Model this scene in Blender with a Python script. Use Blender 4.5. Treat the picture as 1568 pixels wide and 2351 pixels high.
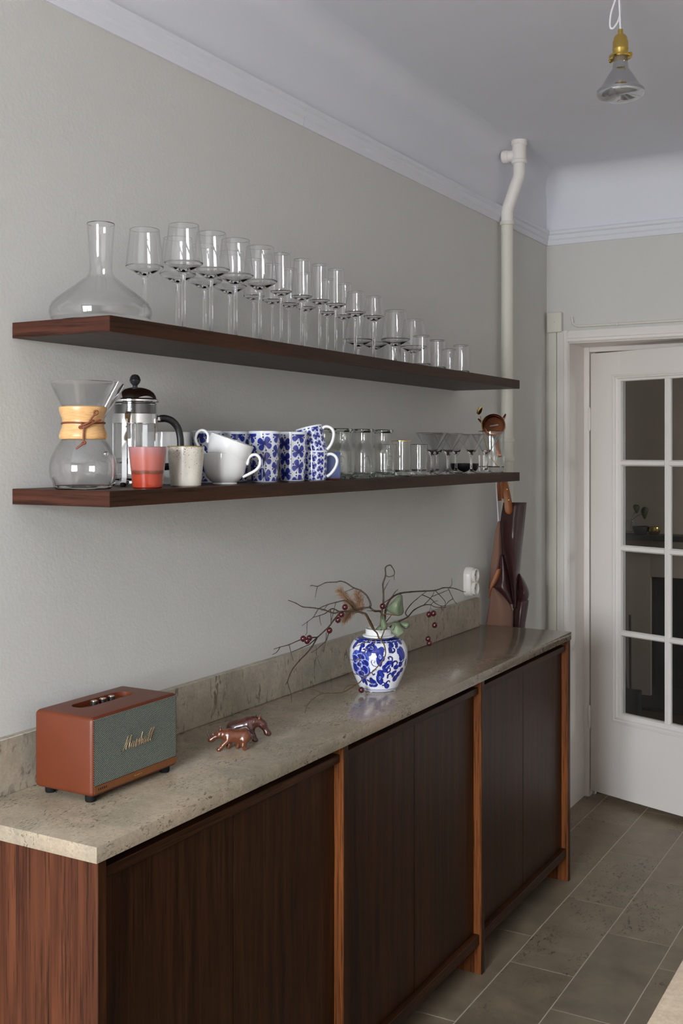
import bpy, bmesh, math, random
import numpy as np
from mathutils import Vector, Matrix

for _o in list(bpy.data.objects):
    bpy.data.objects.remove(_o, do_unlink=True)
SC = bpy.context.scene
COL = SC.collection
PI = math.pi
random.seed(7)

# ------------------------------------------------------------------ camera
CAM_X, CAM_H, YAW = 1.60, 1.555, math.radians(29.66)
FPX, W_PX, H_PX, HORIZON = 2525.0, 1568.0, 2351.0, 1037.0
cam = bpy.data.cameras.new('camera')
cam_ob = bpy.data.objects.new('camera', cam)
COL.objects.link(cam_ob)
cam_ob.location = (CAM_X, 0.0, CAM_H)
cam_ob.rotation_euler = (PI / 2, 0.0, YAW)
cam.sensor_fit = 'VERTICAL'
cam.sensor_height = 36.0
cam.sensor_width = 36.0 * W_PX / H_PX
cam.lens = 36.0 * FPX / H_PX
cam.shift_y = -(H_PX / 2 - HORIZON) / H_PX
cam.clip_start = 0.02
SC.camera = cam_ob

# ------------------------------------------------------------------ world (overcast daylight outside the window)
world = bpy.data.worlds.new('overcast_sky')
SC.world = world
world.use_nodes = True
_nt = world.node_tree
_bg = _nt.nodes['Background']
_tc = _nt.nodes.new('ShaderNodeTexCoord')
_sx = _nt.nodes.new('ShaderNodeSeparateXYZ')
_rp = _nt.nodes.new('ShaderNodeValToRGB')
_mr = _nt.nodes.new('ShaderNodeMapRange')
_nt.links.new(_tc.outputs['Generated'], _sx.inputs[0])
_nt.links.new(_sx.outputs['Z'], _mr.inputs['Value'])
_mr.inputs['From Min'].default_value, _mr.inputs['From Max'].default_value = -1.0, 1.0
_nt.links.new(_mr.outputs['Result'], _rp.inputs['Fac'])
_e = _rp.color_ramp.elements
_e[0].position, _e[0].color = 0.46, (0.572, 0.588, 0.612, 1)      # street and facades below the horizon
_e[1].position, _e[1].color = 0.56, (0.89, 0.935, 0.99, 1)       # overcast sky
_nt.links.new(_rp.outputs['Color'], _bg.inputs['Color'])
_bg.inputs['Strength'].default_value = 55.0

# window opening in the wall behind the camera
WX0, WX1, WZ0, WZ1, WALL_BACK_Y = 0.22, 1.52, 0.95, 2.30, -1.70
portal = bpy.data.lights.new('window_portal', 'AREA')
portal.shape = 'RECTANGLE'
portal.size, portal.size_y = WX1 - WX0, WZ1 - WZ0
portal.cycles.is_portal = True
portal_ob = bpy.data.objects.new('window_portal', portal)
COL.objects.link(portal_ob)
portal_ob.location = ((WX0 + WX1) / 2, WALL_BACK_Y - 0.02, (WZ0 + WZ1) / 2)
portal_ob.rotation_euler = (PI / 2, 0, 0)      # emits towards +y, into the room

SC.view_settings.view_transform = 'Standard'
SC.view_settings.look = 'None'
SC.view_settings.gamma = 1.0
SC.view_settings.use_curve_mapping = False
SC.view_settings.exposure = 0.0
SC.cycles.max_bounces = 20
SC.cycles.diffuse_bounces = 6
SC.cycles.glossy_bounces = 6
SC.cycles.transmission_bounces = 18
SC.cycles.transparent_max_bounces = 24
SC.cycles.sample_clamp_indirect = 6.0

# ------------------------------------------------------------------ helpers
def S(r, g, b):
    def c(v):
        v /= 255.0
        return v / 12.92 if v <= 0.04045 else ((v + 0.055) / 1.055) ** 2.4
    return (c(r), c(g), c(b), 1.0)

class NT:
    """tiny node-graph helper"""
    def __init__(self, name):
        self.m = bpy.data.materials.new(name)
        self.m.use_nodes = True
        self.t = self.m.node_tree
        self.b = self.t.nodes['Principled BSDF']
        self.out = self.t.nodes['Material Output']
    def n(self, typ, **kw):
        nd = self.t.nodes.new(typ)
        for k, v in kw.items():
            setattr(nd, k, v)
        return nd
    def l(self, a, b):
        self.t.links.new(a, b)
    def val(self, sock, v):
        if isinstance(v, (int, float, tuple, list)):
            sock.default_value = v
        else:
            self.l(v, sock)
    def coord(self, kind='Object'):
        return self.n('ShaderNodeTexCoord').outputs[kind]
    def mapping(self, vec, scale=(1, 1, 1), loc=(0, 0, 0), rot=(0, 0, 0)):
        mp = self.n('ShaderNodeMapping')
        self.l(vec, mp.inputs['Vector'])
        mp.inputs['Scale'].default_value = scale
        self.val(mp.inputs['Location'], loc)
        mp.inputs['Rotation'].default_value = rot
        return mp.outputs['Vector']
    def noise(self, vec, scale, detail=4, rough=0.55, dist=0.0):
        nd = self.n('ShaderNodeTexNoise')
        self.l(vec, nd.inputs['Vector'])
        nd.inputs['Scale'].default_value = scale
        nd.inputs['Detail'].default_value = detail
        nd.inputs['Roughness'].default_value = rough
        nd.inputs['Distortion'].default_value = dist
        return nd.outputs['Fac']
    def ramp(self, fac, stops):
        nd = self.n('ShaderNodeValToRGB')
        self.l(fac, nd.inputs['Fac'])
        els = nd.color_ramp.elements
        while len(els) < len(stops):
            els.new(0.5)
        for e, (p, c) in zip(els, stops):
            e.position = p
            e.color = c if len(c) == 4 else (*c, 1)
        return nd.outputs['Color']
    def mix(self, fac, a, b, mode='MIX'):
        nd = self.n('ShaderNodeMix', data_type='RGBA', blend_type=mode)
        self.val(nd.inputs['Factor'], fac)
        self.val(nd.inputs['A'], a)
        self.val(nd.inputs['B'], b)
        return nd.outputs['Result']
    def math(self, op, a, b=0.0, c=None):
        nd = self.n('ShaderNodeMath', operation=op)
        self.val(nd.inputs[0], a)
        self.val(nd.inputs[1], b)
        if c is not None:
            self.val(nd.inputs[2], c)
        return nd.outputs[0]
    def bump(self, h, strength=0.2, dist=0.002):
        nd = self.n('ShaderNodeBump')
        nd.inputs['Strength'].default_value = strength
        nd.inputs['Distance'].default_value = dist
        self.l(h, nd.inputs['Height'])
        self.l(nd.outputs['Normal'], self.b.inputs['Normal'])
    def set(self, **kw):
        for k, v in kw.items():
            self.val(self.b.inputs[k.replace('_', ' ')], v)
        return self.m

def plain(name, col, rough=0.5, metal=0.0, spec=None, coat=0.0):
    g = NT(name)
    g.set(Base_Color=col, Roughness=rough, Metallic=metal)
    if spec is not None:
        g.b.inputs['Specular IOR Level'].default_value = spec
    if coat:
        g.b.inputs['Coat Weight'].default_value = coat
        g.b.inputs['Coat Roughness'].default_value = 0.05
    return g.m

# ------------------------------------------------------------------ materials
def paint(name, col, bump=0.15, rough=0.55, scale=220.0, spec=0.3):
    g = NT(name)
    v = g.coord()
    n1 = g.noise(v, 2.2, 3)
    c = g.mix(n1, tuple(x * 0.97 for x in col[:3]) + (1,), tuple(min(1, x * 1.03) for x in col[:3]) + (1,))
    g.set(Base_Color=c, Roughness=rough, Specular_IOR_Level=spec)
    if bump:
        g.bump(g.noise(v, scale, 4), bump, 0.0012)
    return g.m

M_WALL = paint('wall_paint_greige', S(202, 201, 196), 0.4, 0.6, 130.0)
M_CEIL = paint('ceiling_paint_white', S(219, 220, 226), 0.08, 0.7)
M_WHITE = paint('woodwork_paint_white', S(227, 221, 215), 0.03, 0.38)
M_CREAM = paint('pipe_paint_cream', S(214, 210, 198), 0.03, 0.42)
M_HALL = paint('hall_paint', S(198, 180, 164), 0.1, 0.7)

def wood(name, dark, light, axis='Z', rough=0.38, fine=1.0, contrast=1.0):
    g = NT(name)
    v = g.coord()
    long, cross = 2.2, 48.0
    sc = {'X': (long, cross, cross), 'Y': (cross, long, cross), 'Z': (cross, cross, long)}[axis]
    sc2 = {'X': (6, 260, 260), 'Y': (260, 6, 260), 'Z': (260, 260, 6)}[axis]
    a = g.noise(g.mapping(v, sc), 1.0, 5, 0.6, 0.6)
    p = g.noise(g.mapping(v, sc2), 1.0, 3, 0.7)
    c0 = g.ramp(a, [(0.30, dark), (0.52, tuple((d + l) / 2 for d, l in zip(dark, light))), (0.72, light)])
    pr = g.ramp(p, [(0.37, (0.14, 0.14, 0.14, 1)), (0.49, (1, 1, 1, 1)), (0.66, (1.0, 1.0, 1.0, 1)), (0.74, (1.55, 1.5, 1.4, 1))])
    c1 = g.mix(0.75 * contrast, c0, pr, 'MULTIPLY')
    g.set(Base_Color=c1, Roughness=g.math('MULTIPLY_ADD', p, 0.22, rough - 0.10), Specular_IOR_Level=0.20)
    g.bump(p, 0.25 * fine, 0.0006)
    return g.m

OAK_D, OAK_L = (0.0185, 0.0060, 0.0018, 1), (0.066, 0.0225, 0.0066, 1)
M_OAK_Z = wood('smoked_oak_vertical_grain', OAK_D, OAK_L, 'Z')
M_OAK_Y = wood('smoked_oak_long_grain', OAK_D, OAK_L, 'Y', 0.42)
M_OAK_END = wood('smoked_oak_end_grain', (0.038, 0.0115, 0.0062, 1), (0.072, 0.022, 0.0115, 1), 'X', 0.5)
M_OAK_LIT = wood('smoked_oak_lit_side', (0.085, 0.026, 0.0075, 1), (0.250, 0.080, 0.0205, 1), 'Z', 0.4)  # brighter copy of the oak, light on the side faces put into its colour

def stone(name, base, warm, grey, fleck, rough=0.16, fleck_amt=1.0, vert=False):
    g = NT(name)
    v = g.coord()
    big = g.noise(v, 5.0, 5, 0.6, 0.4)
    mid = g.noise(v, 26.0, 5, 0.65)
    c = g.ramp(big, [(0.32, grey), (0.5, base), (0.68, warm)])
    c = g.mix(0.35, c, g.ramp(mid, [(0.3, (0.55, 0.55, 0.55, 1)), (0.7, (1.3, 1.28, 1.24, 1))]), 'MULTIPLY')
    gr = g.noise(v, 150.0, 3, 0.7)
    c = g.mix(0.30, c, g.ramp(gr, [(0.3, (0.55, 0.55, 0.53, 1)), (0.7, (1.32, 1.30, 1.27, 1))]), 'MULTIPLY')
    sc = (34, 34, 120) if not vert else (60, 60, 22)
    if not vert:
        sc = (190, 70, 130)
    f1 = g.noise(g.mapping(v, sc, rot=(0, 0, 0.5)), 1.0, 5, 0.62, 1.2)
    mask = g.noise(v, 13.0, 3, 0.6)
    fl = g.math('MULTIPLY', g.ramp(f1, [(0.555, (0, 0, 0, 1)), (0.625, (1, 1, 1, 1))]),
                g.ramp(mask, [(0.40, (0.10, 0.10, 0.10, 1)), (0.58, (1, 1, 1, 1))]))
    c = g.mix(g.math('MULTIPLY', fl, 0.78 * fleck_amt), c, fleck)
    lf = g.ramp(g.noise(v, 210.0, 2), [(0.66, (0, 0, 0, 1)), (0.74, (1, 1, 1, 1))])
    c = g.mix(g.math('MULTIPLY', lf, 0.30), c, (0.62, 0.58, 0.52, 1))
    g.set(Base_Color=c, Roughness=g.math('MULTIPLY_ADD', mid, 0.10, rough - 0.04), Specular_IOR_Level=0.5)
    return g.m

M_STONE = stone('fossil_limestone_worktop', S(156, 143, 124), S(164, 144, 124), S(136, 127, 110), S(46, 40, 31), 0.15)
M_STONE_V = stone('fossil_limestone_upstand', S(168, 159, 143), S(174, 161, 144), S(146, 140, 125), S(66, 58, 46), 0.3, 1.0, True)
M_ISLAND = stone('pale_limestone_island', S(190, 172, 150), S(194, 174, 150), S(184, 168, 148), S(170, 150, 130), 0.22, 0.4)

def tile_mat():
    g = NT('limestone_floor_tile')
    v = g.coord()
    rnd = g.n('ShaderNodeObjectInfo').outputs['Random']
    off = g.n('ShaderNodeCombineXYZ')
    g.l(g.math('MULTIPLY', rnd, 37.0), off.inputs[0])
    g.l(g.math('MULTIPLY', rnd, 91.0), off.inputs[1])
    vv = g.mapping(v, (1, 1, 1), off.outputs[0])
    tone = g.ramp(rnd, [(0.0, S(118, 108, 92)), (0.35, S(136, 121, 101)), (0.7, S(124, 111, 93)), (1.0, S(140, 127, 108))])
    mid = g.noise(vv, 9.0, 6, 0.62, 0.3)
    c = g.mix(0.6, tone, g.ramp(mid, [(0.3, (0.52, 0.52, 0.50, 1)), (0.7, (1.36, 1.34, 1.30, 1))]), 'MULTIPLY')
    f = g.noise(g.mapping(vv, (70, 32, 60), rot=(0, 0, 0.7)), 1.0, 5, 0.6, 1.6)
    k = g.math('MULTIPLY', g.ramp(f, [(0.565, (0, 0, 0, 1)), (0.625, (1, 1, 1, 1))]),
               g.ramp(g.math('ADD', g.noise(vv, 6.0, 2), g.math('MULTIPLY_ADD', rnd, 0.35, -0.18)), [(0.52, (0, 0, 0, 1)), (0.66, (1, 1, 1, 1))]))
    c = g.mix(g.math('MULTIPLY', k, 0.75), c, S(44, 40, 34))
    g.set(Base_Color=c, Roughness=g.math('MULTIPLY_ADD', mid, 0.2, 0.28), Specular_IOR_Level=0.45)
    return g.m
M_TILE = tile_mat()
M_GROUT = plain('pale_grout', S(188, 180, 164), 0.8)

def glass_mat(name='clear_glass', ior=1.48, col=(1, 1, 1, 1), rough=0.0):
    g = NT(name)
    bs = g.n('ShaderNodeBsdfGlass')
    bs.inputs['IOR'].default_value = ior
    bs.inputs['Color'].default_value = col
    bs.inputs['Roughness'].default_value = rough
    g.l(bs.outputs[0], g.out.inputs['Surface'])
    return g.m

def thin_glass(name='thin_glass_wall', f0=0.045, tint=(0.998, 0.999, 1.0, 1), gain=0.9, rough=0.0):
    g = NT(name)
    lw = g.n('ShaderNodeLayerWeight')
    lw.inputs['Blend'].default_value = 0.5
    fac = g.math('MULTIPLY_ADD', g.math('POWER', lw.outputs['Facing'], 4.0), gain * (1 - f0), f0)
    tr = g.n('ShaderNodeBsdfTransparent')
    tr.inputs['Color'].default_value = tint
    gl = g.n('ShaderNodeBsdfGlossy')
    gl.inputs['Roughness'].default_value = rough
    mx = g.n('ShaderNodeMixShader')
    g.l(fac, mx.inputs[0]); g.l(tr.outputs[0], mx.inputs[1]); g.l(gl.outputs[0], mx.inputs[2])
    g.l(mx.outputs[0], g.out.inputs['Surface'])
    return g.m

M_GLASS = glass_mat()
M_THIN = thin_glass(f0=0.07)
M_PANE = thin_glass('window_pane_glass', 0.05, (0.90, 0.92, 0.91, 1), 0.8)
M_GREENISH = glass_mat('bottle_glass', 1.48, (0.965, 0.99, 0.975, 1))
M_THIN_JAR = thin_glass('jar_glass_wall', 0.085, (0.985, 0.99, 0.982, 1), 1.0)

M_CHROME = plain('polished_chrome', (0.78, 0.78, 0.79, 1), 0.06, 1.0)
M_STEEL = plain('brushed_steel', (0.62, 0.61, 0.60, 1), 0.22, 1.0)
M_BRASS = plain('polished_brass', (0.72, 0.50, 0.13, 1), 0.18, 1.0)
M_GOLD = plain('gold_plate', (0.80, 0.60, 0.24, 1), 0.2, 1.0)
M_COPPER = plain('copper_plate', (0.22, 0.085, 0.04, 1), 0.26, 1.0)
M_BLACK = plain('black_plastic', (0.012, 0.012, 0.014, 1), 0.38)
M_RUBBER = plain('black_rubber', (0.006, 0.006, 0.006, 1), 0.7, spec=0.15)
M_CHINA = plain('white_porcelain', S(226, 226, 224), 0.10, coat=0.4)
M_SOCKET = plain('white_bakelite', S(222, 216, 210), 0.3)
M_CORD = plain('white_textile_cord', S(214, 212, 216), 0.8)
M_BARK = plain('twig_bark', S(58, 40, 26), 0.6)
M_BARK2 = plain('twig_bark_green', S(86, 62, 32), 0.6)
M_BERRY = plain('dark_red_berry', (0.055, 0.006, 0.008, 1), 0.2, coat=0.25)
M_LEAF = None
# ------------------------------------------------------------------ mesh helpers
def link(o, parent=None):
    COL.objects.link(o)
    if parent is not None:
        o.parent = parent
    return o

def tag(o, label=None, cat=None, group=None, kind=None):
    if label: o['label'] = label
    if cat: o['category'] = cat
    if group: o['group'] = group
    if kind: o['kind'] = kind
    return o

def thing(name, loc, label, cat, group=None, rz=0.0):
    o = bpy.data.objects.new(name, None)
    o.empty_display_size = 0.02
    o.location = loc
    o.rotation_euler = (0, 0, rz)
    link(o)
    return tag(o, label, cat, group)

def mobj(name, verts, faces, mats, parent=None, smooth=40, fmat=None, loc=None, rot=None):
    me = bpy.data.meshes.new(name)
    me.from_pydata([tuple(v) for v in verts], [], faces)
    if not isinstance(mats, (list, tuple)):
        mats = [mats]
    for m in mats:
        me.materials.append(m)
    if fmat is not None:
        me.polygons.foreach_set('material_index', fmat)
    bm = bmesh.new()
    bm.from_mesh(me)
    bmesh.ops.recalc_face_normals(bm, faces=bm.faces)
    bm.to_mesh(me)
    bm.free()
    if smooth:
        me.polygons.foreach_set('use_smooth', [True] * len(me.polygons))
        me.set_sharp_from_angle(angle=math.radians(smooth))
    me.update()
    o = bpy.data.objects.new(name, me)
    link(o, parent)
    if loc: o.location = loc
    if rot: o.rotation_euler = rot
    return o

def bm_obj(name, bm, mats, parent=None, smooth=40, loc=None, rot=None):
    me = bpy.data.meshes.new(name)
    bmesh.ops.recalc_face_normals(bm, faces=bm.faces)
    bm.to_mesh(me)
    bm.free()
    if not isinstance(mats, (list, tuple)):
        mats = [mats]
    for m in mats:
        me.materials.append(m)
    if smooth:
        me.polygons.foreach_set('use_smooth', [True] * len(me.polygons))
        me.set_sharp_from_angle(angle=math.radians(smooth))
    o = bpy.data.objects.new(name, me)
    link(o, parent)
    if loc: o.location = loc
    if rot: o.rotation_euler = rot
    return o

def bm_box(x0, x1, y0, y1, z0, z1, bevel=0.0, seg=2):
    bm = bmesh.new()
    bmesh.ops.create_cube(bm, size=1.0)
    for v in bm.verts:
        v.co = ((x0 + x1) / 2 + v.co.x * (x1 - x0), (y0 + y1) / 2 + v.co.y * (y1 - y0), (z0 + z1) / 2 + v.co.z * (z1 - z0))
    if bevel:
        bmesh.ops.bevel(bm, geom=list(bm.edges), offset=bevel, segments=seg, profile=0.5, affect='EDGES')
    return bm

def box(name, x0, x1, y0, y1, z0, z1, mat, parent=None, bevel=0.0, seg=2):
    return bm_obj(name, bm_box(x0, x1, y0, y1, z0, z1, bevel, seg), mat, parent, 40 if bevel else 0)

def lathe_data(prof, seg=48, a0=0.0, a1=2 * PI, close_prof=False):
    """prof: list of (r, z) or (r, z, mat). returns verts, faces, fmat"""
    full = abs(a1 - a0 - 2 * PI) < 1e-6
    n = seg if full else seg + 1
    verts, faces, fm, idx = [], [], [], []
    for p in prof:
        if p[0] < 1e-6 and full:
            idx.append([len(verts)] * n)
            verts.append((0, 0, p[1]))
        else:
            row = []
            for k in range(n):
                a = a0 + (a1 - a0) * k / seg
                row.append(len(verts))
                verts.append((p[0] * math.cos(a), p[0] * math.sin(a), p[1]))
            idx.append(row)
    P = len(prof)
    last = P if close_prof else P - 1
    for i in range(last):
        j = (i + 1) % P
        m = prof[i][2] if len(prof[i]) > 2 else 0
        for k in range(seg):
            k2 = (k + 1) % n if full else k + 1
            q = [idx[i][k], idx[i][k2], idx[j][k2], idx[j][k]]
            qq = []
            for w in q:
                if w not in qq:
                    qq.append(w)
            if len(qq) >= 3:
                faces.append(qq); fm.append(m)
    if not full and close_prof:
        faces.append([idx[i][0] for i in range(P)]); fm.append(0)
        faces.append([idx[i][n - 1] for i in range(P)][::-1]); fm.append(0)
    return verts, faces, fm

def lathe(name, prof, mats, parent=None, seg=48, smooth=35, loc=None, rot=None, **kw):
    v, f, fm = lathe_data(prof, seg, **kw)
    return mobj(name, v, f, mats, parent, smooth, fm, loc, rot)

def spline(pts, n=8):
    """Catmull-Rom through 3-d points"""
    P = [Vector(p) for p in pts]
    if len(P) < 3:
        return P
    out = []
    for i in range(len(P) - 1):
        p0 = P[i - 1] if i else P[0] * 2 - P[1]
        p1, p2 = P[i], P[i + 1]
        p3 = P[i + 2] if i + 2 < len(P) else P[-1] * 2 - P[-2]
        for k in range(n):
            t = k / n
            out.append(0.5 * ((2 * p1) + (p2 - p0) * t + (2 * p0 - 5 * p1 + 4 * p2 - p3) * t * t + (3 * p1 - p0 - 3 * p2 + p3) * t ** 3))
    out.append(P[-1])
    return out

def tube_data(pts, rad, seg=8, verts=None, faces=None, closed=False, squash=None):
    verts = [] if verts is None else verts
    faces = [] if faces is None else faces
    P = [Vector(p) for p in pts]
    n = len(P)
    R = rad if isinstance(rad, (list, tuple)) else [rad] * n
    if len(R) != n:
        R = [R[0] + (R[-1] - R[0]) * i / (n - 1) for i in range(n)] if len(R) == 2 else [R[min(i, len(R) - 1)] for i in range(n)]
    up = None
    rows = []
    for i in range(n):
        t = (P[(i + 1) % n] - P[i - 1]) if closed else (P[min(i + 1, n - 1)] - P[max(i - 1, 0)])
        if t.length < 1e-9: t = Vector((0, 0, 1))
        t.normalize()
        if up is None:
            up = Vector((0, 0, 1)) if abs(t.z) < 0.9 else Vector((1, 0, 0))
        up = (up - t * up.dot(t))
        if up.length < 1e-6:
            up = Vector((1, 0, 0)) - t * t.x
        up.normalize()
        s = t.cross(up)
        row = []
        for k in range(seg):
            a = 2 * PI * k / seg
            w = 1.0 if squash is None else squash
            row.append(len(verts))
            verts.append(P[i] + (s * math.cos(a) * w + up * math.sin(a)) * R[i])
        rows.append(row)
    m = n if closed else n - 1
    for i in range(m):
        a, b = rows[i], rows[(i + 1) % n]
        for k in range(seg):
            k2 = (k + 1) % seg
            faces.append([a[k], a[k2], b[k2], b[k]])
    if not closed:
        faces.append(rows[0][::-1])
        faces.append(rows[-1])
    return verts, faces

def tube(name, pts, rad, mat, parent=None, seg=10, smooth=60, loc=None, rot=None, **kw):
    v, f = tube_data(pts, rad, seg, **kw)
    return mobj(name, v, f, mat, parent, smooth, None, loc, rot)

def extrude_poly(name, poly, axis, a0, a1, mat, parent=None, smooth=30, bevel=0.0):
    """poly in the plane normal to axis; extruded from a0 to a1 along it"""
    def mk(p, a):
        if axis == 'X': return (a, p[0], p[1])
        if axis == 'Y': return (p[0], a, p[1])
        return (p[0], p[1], a)
    n = len(poly)
    bm = bmesh.new()
    A = [bm.verts.new(mk(p, a0)) for p in poly]
    B = [bm.verts.new(mk(p, a1)) for p in poly]
    bm.faces.new(A); bm.faces.new(B[::-1])
    for i in range(n):
        j = (i + 1) % n
        bm.faces.new([A[i], A[j], B[j], B[i]])
    if bevel:
        bmesh.ops.bevel(bm, geom=list(bm.edges), offset=bevel, segments=2, profile=0.5, affect='EDGES')
    return bm_obj(name, bm, mat, parent, smooth)

def copy_tree(o, loc=None, rz=None, label=None, group=None, parent=None):
    c = o.copy()
    link(c, parent)
    if loc is not None: c.location = loc
    if rz is not None: c.rotation_euler = (0, 0, rz)
    if label: c['label'] = label
    if group: c['group'] = group
    for ch in list(o.children):
        copy_tree(ch, parent=c)
    return c

def struct(o):
    o['kind'] = 'structure'
    return o

def sheet(name, rows, mat, parent=None, thick=0.002, sub=4, smooth=60, mat_back=None):
    """lofted leather / leaf sheet: rows of 3-d points, splined both ways, with real thickness"""
    R = [spline(r, sub) for r in rows]
    cols = len(R[0])
    C = [spline([R[i][k] for i in range(len(R))], sub) for k in range(cols)]
    nr = len(C[0])
    verts = [C[k][i] for i in range(nr) for k in range(cols)]
    faces = [[i * cols + k, i * cols + k + 1, (i + 1) * cols + k + 1, (i + 1) * cols + k] for i in range(nr - 1) for k in range(cols - 1)]
    mats = [mat, mat_back or mat]
    o = mobj(name, verts, faces, mats, parent, smooth)
    md = o.modifiers.new('thickness', 'SOLIDIFY')
    md.thickness = thick
    md.offset = 0
    if mat_back:
        md.material_offset = 1
    return o
# ================================================================== THE ROOM
RX0, RX1 = -0.01, 3.05            # left / right wall faces
RY0, RY1 = WALL_BACK_Y, 4.65      # back / far wall faces
CZ = 2.77
struct(box('wall_left', -0.16, RX0, RY0 - 0.2, 4.95, -0.02, 2.49, M_WALL))
struct(box('wall_right', RX1, RX1 + 0.15, RY0 - 0.2, 4.95, -0.02, CZ, M_WHITE))
# far wall: inverted U around the door opening
DX0, DX1, DZ1 = 0.09, 0.945, 2.03
struct(extrude_poly('wall_far', [(-0.16, -0.02), (DX0, -0.02), (DX0, DZ1), (DX1, DZ1), (DX1, -0.02), (RX1 + 0.15, -0.02), (RX1 + 0.15, 2.49), (-0.16, 2.49)], 'Y', RY1, 4.95, M_WALL, smooth=0))
# back wall with window opening (behind the camera): two leaves of one ring-shaped wall
def ring_wall(name, x0, x1, z0, z1, ox0, ox1, oz0, oz1, y0, y1, mat):
    vs, fs = [], []
    for y in (y0, y1):
        vs += [(x0, y, z0), (x1, y, z0), (x1, y, z1), (x0, y, z1), (ox0, y, oz0), (ox1, y, oz0), (ox1, y, oz1), (ox0, y, oz1)]
    for k in range(4):
        a, b = k, (k + 1) % 4
        fs.append([a, b, b + 4, a + 4])
        fs.append([8 + a, 8 + a + 4, 8 + b + 4, 8 + b])
        fs.append([a, 8 + a, 8 + b, b])
        fs.append([a + 4, b + 4, 8 + b + 4, 8 + a + 4])
    return mobj(name, vs, fs, mat, None, 0)
struct(ring_wall('wall_back', -0.16, RX1 + 0.15, -0.02, CZ, WX0, WX1, WZ0, WZ1, RY0 - 0.2, RY0, M_WALL))
struct(box('ceiling', -0.2, RX1 + 0.2, RY0 - 0.2, 4.95, CZ, CZ + 0.15, M_CEIL))
# white frieze with a coved top, left and far
def cove(r, z_edge=2.70):
    return [(r * (1 - math.cos(t)), CZ - r + r * math.sin(t)) for t in [PI / 2 * k / 10 for k in range(11)]]
pl = [(RX0 - 0.15, 2.49), (RX0, 2.49)] + [(RX0 + a, z) for a, z in cove(0.075)] + [(RX0 + 0.075, CZ + 0.02), (RX0 - 0.15, CZ + 0.02)]
struct(extrude_poly('trim_1', pl, 'Y', RY0, RY1, M_CEIL, smooth=50))
pf = [(RY1 + 0.15, 2.49), (RY1, 2.49)] + [(RY1 - a, z) for a, z in cove(0.12)] + [(RY1 - 0.12, CZ + 0.02), (RY1 + 0.15, CZ + 0.02)]
struct(extrude_poly('trim_2', pf, 'X', RX0 - 0.1, RX1, M_CEIL, smooth=50))
# picture rail (moulded), left in two lengths with a hairline joint, far in one
rail = [(0, 2.459), (0.006, 2.459), (0.009, 2.466), (0.009, 2.478), (0.014, 2.484), (0.014, 2.500), (0.021, 2.506), (0.021, 2.516), (0.017, 2.522), (0, 2.526)]
struct(extrude_poly('trim_3', [(RX0 + a, z) for a, z in rail], 'Y', RY0, 2.600, M_CEIL, smooth=30))
struct(extrude_poly('trim_4', [(RX0 + a, z) for a, z in rail], 'Y', 2.6015, RY1, M_CEIL, smooth=30))
struct(extrude_poly('trim_5', [(RY1 - a, z) for a, z in rail], 'X', RX0, RX1, M_CEIL, smooth=30))

# window behind the camera: frame, mullion, glazing bars, panes, sill
win = bpy.data.objects.new('window_1', None); link(win); struct(win)
fy0, fy1 = RY0 - 0.11, RY0 - 0.06
def wbar(n, x0, x1, z0, z1, d=0.0):
    return box(n, x0, x1, fy0 + d, fy1 - d, z0, z1, M_WHITE, win, 0.004)
wbar('frame_bar', WX0, WX0 + 0.06, WZ0, WZ1); wbar('frame_bar', WX1 - 0.06, WX1, WZ0, WZ1)
wbar('frame_bar', WX0 + 0.06, WX1 - 0.06, WZ0, WZ0 + 0.07); wbar('frame_bar', WX0 + 0.06, WX1 - 0.06, WZ1 - 0.06, WZ1)
wm = (WX0 + WX1) / 2
wbar('mullion', wm - 0.05, wm + 0.05, WZ0 + 0.07, WZ1 - 0.06)
for k in (1, 2):
    zz = WZ0 + 0.07 + (WZ1 - WZ0 - 0.13) * k / 3
    for xa, xb in ((WX0 + 0.06, wm - 0.05), (wm + 0.05, WX1 - 0.06)):
        wbar('glazing_bar', xa, xb, zz - 0.012, zz + 0.012, 0.008)
box('window_sill', WX0 - 0.04, WX1 + 0.04, RY0 - 0.06, RY0 + 0.10, WZ0 - 0.035, WZ0, M_WHITE, win, 0.006)

# floor: grout bed with single limestone tiles laid in staggered rows
fl = struct(box('floor', -0.16, RX1 + 0.1, RY0 - 0.1, 4.95, -0.06, -0.0012, M_GROUT))
rows_x = [-0.018 + 0.2015 * k for k in range(0, 16)]
known = {1: [2.19, 2.76, 3.37, 4.062, 4.56], 2: [2.06, 2.63, 3.17, 3.724, 4.24, 4.78], 3: [2.40, 2.957, 3.515, 4.03, 4.56], 4: [2.25, 2.80, 3.35, 3.90, 4.43]}
rr = random.Random(3)
for r, x0 in enumerate(rows_x):
    js = list(known.get(r, []))
    if not js:
        js = [2.4 + rr.uniform(-0.25, 0.25)]
        while js[-1] < 4.5: js.append(js[-1] + rr.choice((0.5, 0.54, 0.58, 0.62)))
    while js[0] > RY0 + 0.6: js.insert(0, js[0] - rr.choice((0.5, 0.54, 0.58, 0.62)))
    js = [RY0] + [j for j in js if j > RY0 + 0.15] + [4.94]
    x1 = min(x0 + 0.2015, RX1)
    for a, b in zip(js[:-1], js[1:]):
        if b - a < 0.05: continue
        box('floor_tile', x0 + 0.0015, x1 - 0.0015, a + 0.0015, b - 0.0015, -0.012, 0.0, M_TILE, fl, 0.0008, 1)

# ------------------------------------------------------------------ door casing, frame and the glazed door standing ajar
cas = [(0, 0), (0, -0.016), (0.006, -0.022), (0.016, -0.022), (0.020, -0.017), (0.040, -0.014), (0.048, -0.010), (0.051, -0.010), (0.051, 0)]
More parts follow.
